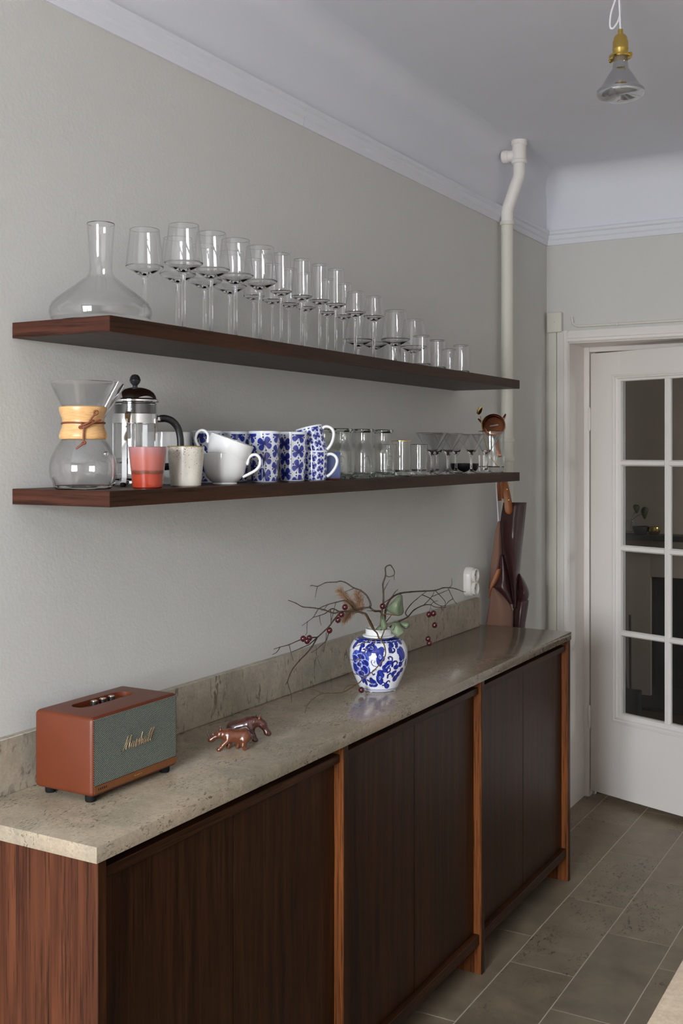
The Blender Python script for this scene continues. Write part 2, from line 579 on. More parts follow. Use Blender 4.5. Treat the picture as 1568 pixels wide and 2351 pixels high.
# architrave: profile (width across, depth) swept round three sides as separate lengths
def arch(name, side):
    if side == 'L':
        poly = [(DX0 + 0.002 - a, RY1 + d) for a, d in cas]
        return struct(extrude_poly(name, poly, 'Z', 0.0, DZ1 + 0.05, M_WHITE))
    if side == 'R':
        poly = [(DX1 - 0.002 + a, RY1 + d) for a, d in cas]
        return struct(extrude_poly(name, poly, 'Z', 0.0, DZ1 + 0.05, M_WHITE))
    poly = [(RY1 + d, DZ1 - 0.002 + a) for a, d in cas]
    return struct(extrude_poly(name, poly, 'X', DX0 - 0.0, DX1 + 0.0, M_WHITE))
arch('trim_6', 'L'); arch('trim_7', 'T'); arch('trim_8', 'R')
FY = 4.858                                      # plane of the rebated door frame
struct(box('trim_9', DX0 - 0.001, DX0 + 0.004, RY1 - 0.006, FY, 0.0, DZ1 + 0.002, M_WHITE))        # jamb linings
struct(box('trim_10', DX1 - 0.004, DX1 + 0.001, RY1 - 0.006, FY, 0.0, DZ1 + 0.002, M_WHITE))
struct(box('trim_11', DX0 + 0.004, DX1 - 0.004, RY1 - 0.006, FY, DZ1 - 0.005, DZ1 + 0.002, M_WHITE))
struct(box('trim_12', DX0 - 0.005, 0.118, FY, 4.95, 0.0, DZ1, M_WHITE, None, 0.003))                # door frame
struct(box('trim_13', DX1 - 0.035, DX1 + 0.005, FY, 4.95, 0.0, DZ1, M_WHITE, None, 0.003))
struct(box('trim_14', 0.118, DX1 - 0.035, FY, 4.95, 2.003, DZ1, M_WHITE, None, 0.003))
struct(box('trim_15', 0.118, 0.130, 4.905, 4.95, 0.0, 2.003, M_WHITE))                              # rebate stop
struct(box('floor_threshold', DX0, DX1, 4.93, 4.975, -0.01, 0.006, wood('threshold_oak', (0.06, 0.03, 0.015, 1), (0.12, 0.06, 0.03, 1), 'X')))

door = bpy.data.objects.new('door_1', None); link(door); struct(door)
door.location = (0.1235, 4.860, 0.0)
door.rotation_euler = (0, 0, math.radians(-20))
DW, DB, DT = 0.777, 0.030, 1.996
S0, S1 = 0.159, 0.618
Z0, Z1 = 0.401, 1.866
D = 0.040
box('door_stile', 0.0, S0, 0.0, D, DB, DT, M_WHITE, door, 0.002)
box('door_stile', S1, DW, 0.0, D, DB, DT, M_WHITE, door, 0.002)
box('top_rail', S0, S1, 0.0, D, Z1, DT, M_WHITE, door)
box('bottom_rail', S0, S1, 0.0, D, DB, Z0, M_WHITE, door)
def rect_loft(name, loops, mat, parent):
    vs, fs = [], []
    for (s0, s1, z0, z1, y) in loops:
        vs += [(s0, y, z0), (s1, y, z0), (s1, y, z1), (s0, y, z1)]
    n = len(loops)
    for i in range(n):
        j = (i + 1) % n
        for k in range(4):
            k2 = (k + 1) % 4
            fs.append([i * 4 + k, i * 4 + k2, j * 4 + k2, j * 4 + k])
    return mobj(name, vs, fs, mat, parent, 25)
def ins(d, y): return (0.113 + d, DW - 0.113 - d, Z0 - 0.044 + d, Z1 + 0.030 - d * 0.68, y)
for ys in (1, -1):
    yb = 0.0 if ys == 1 else D
    rect_loft('glazing_moulding', [ins(0, yb + 0.001 * ys), ins(0.002, yb - 0.004 * ys), ins(0.014, yb - 0.007 * ys), ins(0.018, yb - 0.003 * ys),
              ins(0.026, yb - 0.006 * ys), ins(0.036, yb + 0.002 * ys), ins(0.046, yb + 0.010 * ys), ins(0.046, yb + 0.014 * ys), ins(0.0, yb + 0.006 * ys)], M_WHITE, door)
zrows = [(1.519, 1.492), (1.144, 1.117), (0.769, 0.743)]
MS0, MS1 = 0.3735, 0.4040
def muntin(n, a0, a1, b0, b1, vertical):
    c = (a0 + a1) / 2; h = (a1 - a0) / 2
    pr = [(c - h, 0.014), (c - h * 0.55, 0.004), (c + h * 0.55, 0.004), (c + h, 0.014), (c + h, 0.026), (c + h * 0.55, 0.036), (c - h * 0.55, 0.036), (c - h, 0.026)]
    if vertical:
        return extrude_poly(n, pr, 'Z', b0, b1, M_WHITE, door)
    return extrude_poly(n, [(y, z) for z, y in pr], 'X', b0, b1, M_WHITE, door)
muntin('glazing_bar', MS0, MS1, Z0, Z1, True)
for zt, zb in zrows:
    muntin('glazing_bar', zb, zt, S0, MS0 + 0.004, False)
    muntin('glazing_bar', zb, zt, MS1 - 0.004, S1, False)
edges = [Z1] + [z for p in zrows for z in p] + [Z0]
for k in range(4):
    zt, zb = edges[2 * k], edges[2 * k + 1]
    for s0, s1 in ((S0, MS0), (MS1, S1)):
        box('pane', s0 + 0.001, s1 - 0.001, 0.018, 0.022, zb + 0.001, zt - 0.001, M_PANE, door)
for zc in (1.70, 0.36):
    h = lathe('hinge', [(0, -0.052), (0.003, -0.052), (0.006, -0.046), (0.0065, -0.002), (0.0055, 0.0), (0.0055, 0.002), (0.0065, 0.003), (0.0065, 0.046), (0.003, 0.054), (0, 0.054)], M_WHITE, door, 16, loc=(-0.004, -0.004, zc))
for hs, y0, y1 in ((1, -0.045, 0.0), (-1, D, D + 0.045)):
    box('handle_plate', 0.715, 0.745, y0 + 0.042 if hs > 0 else y0, y1 if hs > 0 else y1 - 0.042, 0.95, 1.12, M_BRASS, door, 0.001)
    tube('door_handle', spline([(0.73, 0.0 if hs > 0 else D, 1.06), (0.73, -0.04 if hs > 0 else D + 0.04, 1.06), (0.70, -0.045 if hs > 0 else D + 0.045, 1.06), (0.62, -0.045 if hs > 0 else D + 0.045, 1.058)], 5), 0.008, M_BRASS, door, 10)

# ------------------------------------------------------------------ dim room beyond the glazed door
struct(box('floor_beyond', -2.0, 3.2, 4.95, 7.6, -0.06, 0.0, wood('hall_floor_boards', (0.05, 0.025, 0.013, 1), (0.10, 0.05, 0.026, 1), 'X')))
struct(box('wall_beyond', -2.0, 3.2, 7.35, 7.5, -0.02, CZ, M_HALL))
struct(box('wall_beyond_left', -2.1, -2.0, 4.95, 7.5, -0.02, CZ, M_HALL))
_wr = struct(ring_wall('wall_beyond_right', -7.5, -4.95, -0.02, CZ, -6.32, -5.98, 1.40, 1.80, 3.2, 3.3, M_HALL))  # opening added in the unseen wall to brighten this room
_wr.rotation_euler = (0, 0, -PI / 2); _wr.location = (0, 0, 0)
portal2 = bpy.data.lights.new('fill_portal_beyond', 'AREA'); portal2.shape = 'RECTANGLE'; portal2.size, portal2.size_y = 0.34, 0.40  # portal for the added opening, no known window here
portal2.cycles.is_portal = True
_p2 = bpy.data.objects.new('fill_portal_beyond', portal2); link(_p2)
_p2.location = (3.32, 6.15, 1.60); _p2.rotation_euler = (PI / 2, 0, PI / 2)
struct(box('wall_beyond_near', -2.0, -0.16, 4.90, 4.95, -0.02, CZ, M_HALL))
struct(box('ceiling_beyond', -2.1, 3.3, 4.95, 7.5, CZ, CZ + 0.15, M_CEIL))
# ================================================================== SIDEBOARD, WORKTOP, SHELVES
CX1 = 0.343                         # front of the frame
DFX = CX1 - 0.024                   # face of the recessed doors
CT, TH = 0.872, 0.028               # underside of worktop, slab thickness
sb = thing('sideboard', (0, 0, 0), 'long low dark brown oak sideboard with flush doors under the stone worktop', 'sideboard')
PY = [(1.387, 1.407), (2.216, 2.236), (3.047, 3.067), (3.863, 3.883)]
M_OAK_PANEL_LIT = wood('smoked_oak_lit_end_panel', (0.046, 0.0130, 0.0052, 1), (0.118, 0.037, 0.0145, 1), 'Z', 0.45, 1.0, 1.0)  # same oak lightened, daylight on the near end put into its colour
for k, (a, b) in enumerate(PY):
    p = box('end_panel' if k in (0, 3) else 'divider', 0.0, CX1, a, b, 0.0, CT, M_OAK_PANEL_LIT if k == 0 else M_OAK_LIT, sb, 0.0008, 1)
    # thin dark strip painting the shade on each upright's front edge
    box('shaded_front_edge', CX1 + 0.0001, CX1 + 0.002, a + 0.0005, b - 0.0005, 0.0, CT, M_OAK_Z, sb)
for k in range(3):
    y0, y1 = PY[k][1], PY[k + 1][0]
    box('bottom_rail', DFX - 0.03, CX1 - 0.006, y0, y1, 0.088, 0.118, M_OAK_Y, sb, 0.001, 1)
    box('grip_rail', DFX - 0.02, CX1 - 0.009, y0, y1, 0.834, 0.853, M_OAK_Y, sb, 0.001, 1)
    box('shadow_gap_back', 0.29, 0.296, y0, y1, 0.853, CT, M_OAK_Y, sb)
    box('base_board', 0.02, DFX - 0.03, y0, y1, 0.088, 0.106, M_OAK_Y, sb)
    ym = (y0 + y1) / 2
    for a, b in ((y0 + 0.0015, ym - 0.0011), (ym + 0.0011, y1 - 0.0015)):
        box('cabinet_door', DFX - 0.02, DFX, a, b, 0.120, 0.8335, M_OAK_Z, sb, 0.0007, 1)
box('back_panel', 0.0, 0.012, 1.41, 3.86, 0.09, CT, M_OAK_Z, sb)

wt = thing('worktop', (0, 0, 0), 'honed beige-grey fossil limestone worktop lying on the oak sideboard', 'worktop')
box('slab', RX0, 0.3475, 1.381, 3.889, CT, CT + TH, M_STONE, wt, 0.0012, 2)
us = thing('stone_upstand', (0, 0, 0), 'low limestone upstand standing on the worktop along the wall', 'upstand')
box('upstand_slab', RX0, 0.008, 1.381, 3.845, CT + TH, CT + TH + 0.108, M_STONE_V, us, 0.001, 1)
TOP = CT + TH

SD, SY0, SY1 = 0.237, 1.537, 3.654
def shelf(z_top, label, th=0.030):
    t = thing('wall_shelf', (0, 0, z_top - th), label, 'shelf', 'floating wall shelves')
    me = bm_box(RX0, SD, SY0, SY1, 0, th, 0.0008, 1)
    o = bm_obj('board', me, [M_OAK_Y, M_OAK_END], t, 0)
    for p in o.data.polygons:
        if abs(p.normal.y) > 0.9: p.material_index = 1
    return t
US, LS = 1.805, 1.483
shelf(US, 'dark oak floating shelf holding the rows of wine glasses')
shelf(LS, 'dark oak floating shelf holding mugs, jars and coffee makers')

isl = thing('kitchen_island', (0, 0, 0), 'pale stone topped kitchen island, its corner cutting in at bottom right', 'island')
box('island_top', 1.28, 2.12, 0.62, 2.30, 0.87, 0.90, M_ISLAND, isl, 0.002)
box('island_body', 1.32, 2.08, 0.66, 2.26, 0.08, 0.87, M_OAK_Z, isl)
box('plinth', 1.37, 2.03, 0.71, 2.21, 0.0, 0.08, M_OAK_Y, isl)

# ================================================================== PIPE, SOCKET, CABLE, LAMP
pp = thing('drain_pipe', (0.026, 4.08, 0), 'cream painted vertical pipe running up the left wall to the ceiling', 'pipe')
tube('lower_pipe', [(0, 0, 0.0), (0, 0, 2.455)], 0.0235, M_CREAM, pp, 24)
for z in (1.525, 1.60, 2.452):
    lathe('collar', [(0.023, -0.008), (0.0275, -0.007), (0.029, 0), (0.0275, 0.007), (0.023, 0.008)], M_CREAM, pp, 24, loc=(0, 0, z))
tube('offset_bend', spline([(0, 0, 2.45), (0.001, 0, 2.50), (0.012, 0, 2.535), (0.036, 0, 2.60), (0.049, 0, 2.635), (0.050, 0, 2.69)], 6), 0.0235, M_WHITE, pp, 24)
lathe('tee_body', [(0.0, 0), (0.028, 0), (0.031, 0.004), (0.031, 0.012), (0.028, 0.015), (0.027, 0.072), (0.031, 0.076), (0.031, 0.09), (0, 0.09)], M_WHITE, pp, 28, loc=(0.050, 0, 2.68))
lathe('tee_branch', [(0.0, 0), (0.022, 0), (0.022, 0.035), (0.0255, 0.038), (0.0255, 0.060), (0.022, 0.064), (0.012, 0.067), (0, 0.067)], M_WHITE, pp, 24, loc=(0.045, 0.0, 2.715), rot=(0, -PI / 2, 0))

so = thing('wall_socket', (RX0, 3.765, 1.075), 'white double round wall socket above the stone upstand', 'socket')
def socket_body():
    prof = []
    n = 40
    vs, fs = [], []
    def outl(r, sq):
        pts = []
        for s, a0 in ((1, 0.0), (-1, PI)):
            for k in range(n):
                a = a0 + PI * k / (n - 1)
                pts.append((r * math.cos(a), r * math.sin(a) + s * sq))
        return pts
    loops = [(0.0, 0.033, 0.022), (0.006, 0.034, 0.022), (0.026, 0.030, 0.0235), (0.0275, 0.0285, 0.0235)]
    for x, r, sq in loops:
        for (y, z) in outl(r, sq): vs.append((x, y, z))
    m = 2 * n
    for i in range(len(loops) - 1):
        for k in range(m):
            k2 = (k + 1) % m
            fs.append([i * m + k, i * m + k2, (i + 1) * m + k2, (i + 1) * m + k])
    fs.append(list(range(m))[::-1]); fs.append([(len(loops) - 1) * m + k for k in range(m)])
    return mobj('socket_base', vs, fs, M_SOCKET, so, 40)
socket_body()
for z in (0.0245, -0.0245):
    c = lathe('socket_outlet', [(0.0245, 0.0), (0.0245, 0.012), (0.0225, 0.0125), (0.0195, 0.0115), (0.0188, 0.001), (0.0, 0.001)], M_SOCKET, so, 32, loc=(0.0275, 0, z), rot=(0, PI / 2, 0))
    for dy in (-0.0095, 0.0095):
        lathe('contact_hole', [(0, 0), (0.0024, 0), (0.0024, 0.0006), (0, 0.0006)], M_RUBBER, c, 10, loc=(0, dy, 0.001))
jb = thing('junction_box', (0.0, RY1, 2.075), 'small square cream junction box above the door casing with duct below', 'junction box')
box('box_lid', 0.0, 0.066, -0.028, 0.0, 0.0, 0.088, M_CREAM, jb, 0.005, 3)
lathe('screw', [(0, 0), (0.003, 0), (0.002, 0.0012), (0, 0.0012)], M_CREAM, jb, 12, loc=(0.033, -0.028, 0.045), rot=(PI / 2, 0, 0))
box('duct', 0.004, 0.039, -0.016, 0.0, -2.075, 0.0, M_CREAM, jb, 0.002)
cb = thing('surface_cable', (0, 0, 0), 'cream painted cable clipped along the top of the door casing', 'cable')
yc = RY1 - 0.006
tube('cable_run', spline([(0.108, yc, 2.140), (0.108, yc, 2.128), (0.114, yc, 2.108), (0.134, yc, 2.099), (0.17, yc, 2.098), (0.5, yc, 2.098), (0.95, yc, 2.098), (1.4, yc, 2.099)], 6), 0.0055, M_CREAM, cb, 10)
for x in (0.3, 0.62, 0.95, 1.25):
    box('cable_clip', x, x + 0.008, RY1 - 0.013, RY1, 2.090, 2.106, M_CREAM, cb, 0.002)

lp = thing('pendant_lamp', (0.819, 2.83, 2.463), 'bare reflector bulb in a brass lampholder hanging on white cord', 'lamp')
PZ = 0.0
bulb_m = glass_mat('lamp_front_glass', 1.45)
M_BULB_MIRROR = plain('mirrored_bulb', (0.55, 0.55, 0.56, 1), 0.16, 1.0)
M_LENS = NT('bulb_lens'); M_LENS.set(Base_Color=(0.55, 0.56, 0.57, 1), Roughness=0.12, Metallic=0.75); M_LENS = M_LENS.m
lathe('bulb_reflector', [(0.057, 0.012), (0.061, 0.018), (0.0605, 0.026), (0.056, 0.030), (0.050, 0.036), (0.042, 0.049), (0.032, 0.066), (0.0225, 0.080), (0.0200, 0.084), (0.0195, 0.095), (0.0185, 0.099)], M_BULB_MIRROR, lp, 48)
lathe('bulb_lens', [(0, 0.0), (0.020, 0.0008), (0.038, 0.004), (0.050, 0.008), (0.057, 0.012), (0.0605, 0.0165), (0.0612, 0.0185)], M_LENS, lp, 48)
mk = [(0.008, 0), (0, 0.008), (-0.008, 0), (0, -0.008)]
extrude_poly('lens_mark', mk, 'Z', -0.0007, 0.0012, M_STEEL, lp, smooth=0)
lathe('bulb_neck', [(0.0185, 0.099), (0.0175, 0.107), (0.0170, 0.114)], plain('bulb_cement', (0.16, 0.13, 0.09, 1), 0.5), lp, 32)
lathe('shade_ring', [(0.0185, 0.112), (0.0275, 0.110), (0.0295, 0.113), (0.0290, 0.117), (0.0205, 0.119)], M_BRASS, lp, 36)
lathe('lampholder', [(0.0170, 0.112), (0.0195, 0.114), (0.0200, 0.132), (0.0206, 0.134), (0.0200, 0.136), (0.0198, 0.152), (0.0180, 0.156), (0.0165, 0.164), (0.0120, 0.170), (0.0068, 0.1715), (0.0066, 0.184), (0.003, 0.185)], M_BRASS, lp, 36)
for s in (1, -1):
    tube('thumb_screw', [(0.0185 * s, -0.008 * s, 0.114), (0.031 * s, -0.013 * s, 0.111)], [0.0045, 0.006], M_BRASS, lp, 10)
tube('cord', spline([(0, 0, 0.184), (-0.001, 0, 0.204), (-0.002, 0, 0.235), (-0.003, 0, 0.262), (-0.002, 0, 0.308)], 6), 0.0026, M_CORD, lp, 8)
tube('cord_loop', spline([(-0.003, 0.004, 0.262), (-0.002, 0.006, 0.236), (-0.006, 0.006, 0.214), (-0.014, 0.006, 0.200), (-0.022, 0.006, 0.193), (-0.028, 0.006, 0.197), (-0.029, 0.006, 0.212), (-0.026, 0.006, 0.235), (-0.018, 0.006, 0.258), (-0.012, 0.005, 0.272), (-0.004, 0.004, 0.285)], 6), 0.0028, M_CORD, lp, 8)
lathe('ceiling_hook', [(0, 0.290), (0.012, 0.290), (0.030, 0.301), (0.032, 0.307), (0, 0.307)], M_WHITE, lp, 24)
# ================================================================== UPPER SHELF: DECANTER AND GLASSES
def thick(outer, inner):
    """closed revolved shell: outer profile bottom->top then inner profile top->bottom"""
    return outer + inner

dec = lathe('wine_decanter', [
    (0, 0.0015, 0), (0.060, 0.0005, 0), (0.088, 0.002, 0), (0.0965, 0.010, 1), (0.0995, 0.022, 1), (0.0985, 0.032, 1), (0.094, 0.041, 1), (0.085, 0.050, 1), (0.070, 0.0615, 1), (0.053, 0.074, 1),
    (0.038, 0.086, 1), (0.0285, 0.0935, 1), (0.0235, 0.100, 1), (0.0222, 0.108, 1), (0.0228, 0.130, 1), (0.0245, 0.160, 1), (0.0272, 0.198, 0), (0.0268, 0.1992, 0), (0.0256, 0.198, 1),
    (0.0230, 0.160, 1), (0.0212, 0.130, 1), (0.0206, 0.108, 1), (0.0218, 0.0985, 1), (0.0270, 0.0915, 1), (0.0365, 0.084, 1), (0.0515, 0.072, 1), (0.0685, 0.0595, 1), (0.0835, 0.048, 1),
    (0.0922, 0.0395, 1), (0.0966, 0.032, 1), (0.0975, 0.022, 1), (0.0945, 0.0115, 1), (0.087, 0.0055, 0), (0.060, 0.004, 0), (0, 0.0055, 0)],
    [M_GLASS, M_THIN], None, 96, 30, loc=(0.116, 1.648, US))
tag(dec, 'wide-bellied clear glass wine decanter with a narrow neck on the upper shelf', 'decanter')

def stemware(name, h, rim, sh_r, sh_z, bowl_z, stem_r=0.0036, base_r=0.038, wall=0.0011):
    """sharp-shouldered stemmed glass: foot, drawn stem, conical bowl floor, slightly tapering wall"""
    o = [(0, 0.0, 0), (base_r * 0.6, 0.0006, 0), (base_r, 0.0005, 0), (base_r, 0.0016, 0), (base_r * 0.7, 0.0024, 0), (base_r * 0.3, 0.0036, 0), (stem_r * 1.35, 0.0054, 0), (stem_r, 0.0110, 0),
         (stem_r * 0.95, (0.02 + bowl_z) / 2, 0), (stem_r, bowl_z - 0.010, 0), (stem_r * 1.12, bowl_z - 0.0025, 0), (0.0085, bowl_z + 0.0012, 0), (sh_r * 0.45, bowl_z + (sh_z - bowl_z) * 0.36, 0),
         (sh_r * 0.80, bowl_z + (sh_z - bowl_z) * 0.74, 0), (sh_r * 0.97, sh_z - 0.0015, 0), (sh_r, sh_z + 0.001, 1), (sh_r * 0.985, sh_z + 0.006, 1)]
    n = 6
    for k in range(1, n + 1):
        t = k / n
        o.append((sh_r * 0.985 + (rim - sh_r * 0.985) * t, sh_z + 0.006 + (h - 0.0006 - sh_z - 0.006) * t, 1 if k < n else 0))
    i = [(rim - 0.0005, h, 0), (rim - wall, h - 0.0006, 1)]
    for k in range(n - 1, -1, -1):
        t = k / n
        i.append((sh_r * 0.985 - wall + (rim - sh_r * 0.985) * t, sh_z + 0.006 + (h - 0.0006 - sh_z - 0.006) * t, 1))
    i += [(sh_r - wall, sh_z + 0.002, 0), (sh_r * 0.955, sh_z + 0.0008, 0), (sh_r * 0.78, bowl_z + (sh_z - bowl_z) * 0.80, 0), (sh_r * 0.40, bowl_z + (sh_z - bowl_z) * 0.52, 0), (0.0045, bowl_z + 0.0058, 0), (0, bowl_z + 0.0052, 0)]
    me = lathe(name, o + i, [M_GLASS, M_THIN], None, 56, 28)
    return me

def row(proto, spots, labels, cat, group, z):
    for k, ((x, y), lab) in enumerate(zip(spots, labels)):
        o = proto if k == 0 else proto.copy()
        if k: link(o)
        o.location = (x, y, z)
        o.rotation_euler = (0, 0, 0.37 * k)
        tag(o, lab, cat, group)

red = stemware('red_wine_glass', 0.222, 0.0315, 0.0405, 0.142, 0.121, 0.0042, 0.040)
row(red, [(0.180, 1.829), (0.080, 1.824), (0.180, 1.925), (0.180, 2.016), (0.180, 2.1135), (0.080, 1.9365), (0.080, 2.0356), (0.080, 2.135)],
    ['large stemmed wine glass at the front, nearest right of the decanter and tallest in view',
     'large stemmed wine glass right behind the decanter, leftmost of all the stemware',
     'large stemmed wine glass, second from the decanter in the front row',
     'large stemmed wine glass, third from the decanter in the front row',
     'large stemmed wine glass, fourth in the front row, beside the first flute',
     'large stemmed wine glass in the back row, behind the front one nearest the decanter',
     'large stemmed wine glass, second from left in the back row by the wall',
     'large stemmed wine glass, third in the back row, before the back flutes start'],
    'wine glass', 'large stemmed wine glasses on the upper shelf', US)
flute = stemware('champagne_flute', 0.221, 0.0200, 0.0262, 0.131, 0.118, 0.0036, 0.031)
row(flute, [(0.18, 2.204), (0.18, 2.297), (0.18, 2.3826), (0.18, 2.464), (0.08, 2.2357), (0.08, 2.319), (0.08, 2.397), (0.08, 2.4785), (0.08, 2.592), (0.08, 2.684)],
    ['slim tall flute, leftmost of the four flutes in the front row',
     'slim tall flute, second from left in the front row of flutes',
     'slim tall flute, third from left in the front row of flutes',
     'slim tall flute, last of the front row, beside the small dessert wine glasses',
     'slim tall flute in the back row, leftmost, behind the last large wine glass',
     'slim tall flute in the back row, second from left behind the front flutes',
     'slim tall flute in the back row, third from left behind the front flutes',
     'slim tall flute in the back row, fourth from left behind the front flutes',
     'slim tall flute in the back row, second from right of the flutes',
     'slim tall flute in the back row, rightmost, left of the small dessert wine glasses'],
    'flute glass', 'tall flutes on the upper shelf', US)
sweet = stemware('dessert_wine_glass', 0.176, 0.0218, 0.0280, 0.122, 0.1075, 0.0036, 0.031)
row(sweet, [(0.18, 2.569), (0.18, 2.673)],
    ['small stemmed dessert wine glass beside the last front flute', 'small stemmed dessert wine glass beside the low wide bowled glasses'],
    'wine glass', 'small stemmed glasses on the upper shelf', US)
low = stemware('short_stem_glass', 0.155, 0.0300, 0.0420, 0.072, 0.051, 0.0045, 0.036)
row(low, [(0.17, 2.825), (0.12, 3.047), (0.07, 2.786), (0.07, 2.888)],
    ['low wide-bowled short-stemmed glass, left one of the front pair', 'low wide-bowled short-stemmed glass, right one of the front pair, beside the tumblers',
     'low wide-bowled short-stemmed glass at the back, left one behind the dessert glasses', 'low wide-bowled short-stemmed glass at the back, right one behind the dessert glasses'],
    'wine glass', 'short-stemmed glasses on the upper shelf', US)

def tumbler(name, h, r_top, r_bot, floor=0.006, wall=0.0014, seg=48, mats=None):
    o = [(0, 0.0012, 0), (r_bot * 0.6, 0.0003, 0), (r_bot - 0.003, 0.0, 0), (r_bot, 0.003, 0), (r_bot + (r_top - r_bot) * 0.10, h * 0.10, 1)]
    for t in (0.35, 0.65, 0.98): o.append((r_bot + (r_top - r_bot) * t, h * t, 1 if t < 0.9 else 0))
    i = [(r_top - wall * 0.4, h, 0), (r_top - wall, h - 0.0012, 1)]
    for t in (0.65, 0.35): i.append((r_bot + (r_top - r_bot) * t - wall, h * t, 1))
    i += [(r_bot - wall + (r_top - r_bot) * 0.1, floor + 0.006, 0), (r_bot - wall - 0.003, floor + 0.001, 0), (r_bot * 0.5, floor, 0), (0, floor, 0)]
    return lathe(name, o + i, mats or [M_GLASS, M_THIN], None, seg, 28)
tu = tumbler('water_tumbler', 0.095, 0.0250, 0.0298)
row(tu, [(0.185, 2.965), (0.17, 3.109), (0.17, 3.294), (0.08, 2.976), (0.04, 3.140), (0.08, 3.402)],
    ['clear water tumbler, first of the front tumblers beside the low wide bowls', 'clear water tumbler, middle of the front tumblers on the upper shelf',
     'clear water tumbler at the far right end of the upper shelf', 'clear water tumbler at the back, leftmost, seen under the low bowls',
     'clear water tumbler at the back, second from left, seen between the low bowls', 'clear water tumbler at the back, seen left of the last one'],
    'tumbler', 'water tumblers on the upper shelf', US)

# ================================================================== LOWER SHELF: COFFEE MAKERS
cx = thing('pour_over_coffee_maker', (0.112, 1.603, LS), 'hourglass glass pour-over coffee maker with a wooden collar tied by a leather cord', 'coffee maker')
CXO = [(0, 0.002), (0.040, 0.0006), (0.052, 0.0), (0.0555, 0.004), (0.0575, 0.012), (0.0625, 0.022), (0.0645, 0.036), (0.0640, 0.048), (0.0610, 0.060), (0.0555, 0.073), (0.0485, 0.086), (0.0400, 0.098), (0.0325, 0.109), (0.0285, 0.119),
       (0.0275, 0.127), (0.0290, 0.136), (0.0340, 0.146), (0.0405, 0.158), (0.0490, 0.175), (0.0575, 0.193), (0.0635, 0.2060)]
wl = 0.0022
mixm = [0 if i < 3 else 1 for i in range(len(CXO))]
prof = [(r, z, m) for (r, z), m in zip(CXO, mixm)] + [(CXO[-1][0] - wl * 0.5, CXO[-1][1] + 0.001, 0)] + [(max(r - wl, 0), z + (0.003 if i < 5 else 0.0), mixm[max(i - 1, 0)]) for i, (r, z) in reversed(list(enumerate(CXO)))]
lathe('glass_body', prof, [M_GLASS, M_THIN], cx, 80, 30)
# pouring channel: a half-pipe rib running up the funnel, on the side facing right in the photo
SA = math.radians(-2)
ch = []
for z, r in ((0.128, 0.0290), (0.140, 0.0335), (0.156, 0.0425), (0.175, 0.0525), (0.193, 0.0620), (0.2075, 0.0695)):
    ch.append((r * math.cos(SA + 0.62), r * math.sin(SA + 0.62), z))
cvs, cfs = [], []
tube_data(ch, [0.005, 0.008, 0.0100, 0.0110, 0.0118, 0.0120], 20, cvs, cfs)
cfs = cfs[:-2]
nv = len(cvs)
o2, f2 = tube_data(ch, [0.0035, 0.0062, 0.0082, 0.0092, 0.0100, 0.0102], 20, [], [])
f2 = f2[:-2]
cfs += [[q + nv for q in f] for f in f2]
cvs += o2
rg = len(ch) - 1
for k in range(20):
    k2 = (k + 1) % 20
    cfs.append([rg * 20 + k, rg * 20 + k2, nv + rg * 20 + k2, nv + rg * 20 + k])
    cfs.append([k, k2, nv + k2, nv + k])
mobj('pouring_channel', cvs, cfs, M_GLASS, cx, 40)
lathe('glass_button', [(0, 0), (0.004, 0.001), (0.005, 0.004), (0.003, 0.007), (0, 0.0075)], M_GLASS, cx, 16, loc=(0.0565 * math.cos(-0.05), 0.0565 * math.sin(-0.05), 0.068), rot=(0, PI / 2, -0.05))
gm = NT('pale_beech'); _v = gm.coord(); _a = gm.noise(gm.mapping(_v, (60, 60, 500)), 1.0, 3)
gm.set(Base_Color=gm.ramp(_a, [(0.3, S(192, 146, 94)), (0.7, S(216, 172, 118))]), Roughness=0.35); M_BEECH = gm.m
colprof = [(0.0335, 0.146), (0.0300, 0.136), (0.0286, 0.127), (0.0298, 0.117), (0.0340, 0.107), (0.0410, 0.0985), (0.0435, 0.0960), (0.0455, 0.0975), (0.0460, 0.1035), (0.0440, 0.111), (0.0408, 0.118), (0.0392, 0.127), (0.0405, 0.136), (0.0440, 0.145), (0.0462, 0.152), (0.0460, 0.1575), (0.0440, 0.1590), (0.0415, 0.1580)]
for a0, a1 in ((SA + 0.90, SA + 0.62 + PI - 0.02), (SA + 0.62 + PI + 0.02, SA + 0.34 + 2 * PI)):
    lathe('collar_half', colprof, M_BEECH, cx, 40, 50, a0=a0, a1=a1, close_prof=True)
M_THONG = plain('tan_leather_cord', S(112, 58, 28), 0.55)
tz, tr = 0.127, 0.0408
pts = [(tr * math.cos(a), tr * math.sin(a), tz + 0.0006 * math.sin(3 * a)) for a in [SA - 0.62 + (2 * PI) * k / 40 for k in range(41)]]
tube('leather_cord', pts, 0.0018, M_THONG, cx, 8)
ka = math.radians(-48)
kx, ky = (tr + 0.003) * math.cos(ka), (tr + 0.003) * math.sin(ka)
px_, py_ = -math.sin(ka), math.cos(ka)
def K(s, z, d=0.0): return (kx + px_ * s + math.cos(ka) * d, ky + py_ * s + math.sin(ka) * d, z)
tube('cord_knot', spline([K(-0.004, 0.1275), K(0.000, 0.123, 0.004), K(0.010, 0.127, 0.006), K(0.018, 0.1315, 0.004), K(0.020, 0.128, 0.002), K(0.012, 0.1235, 0.003), K(0.002, 0.121, 0.003), K(-0.006, 0.1195, 0.003), K(-0.005, 0.1165, 0.002), K(0.006, 0.1195, 0.005), K(0.015, 0.1245, 0.004), K(0.026, 0.130, 0.002), K(0.033, 0.1325, -0.002)], 5), 0.0019, M_THONG, cx, 8)
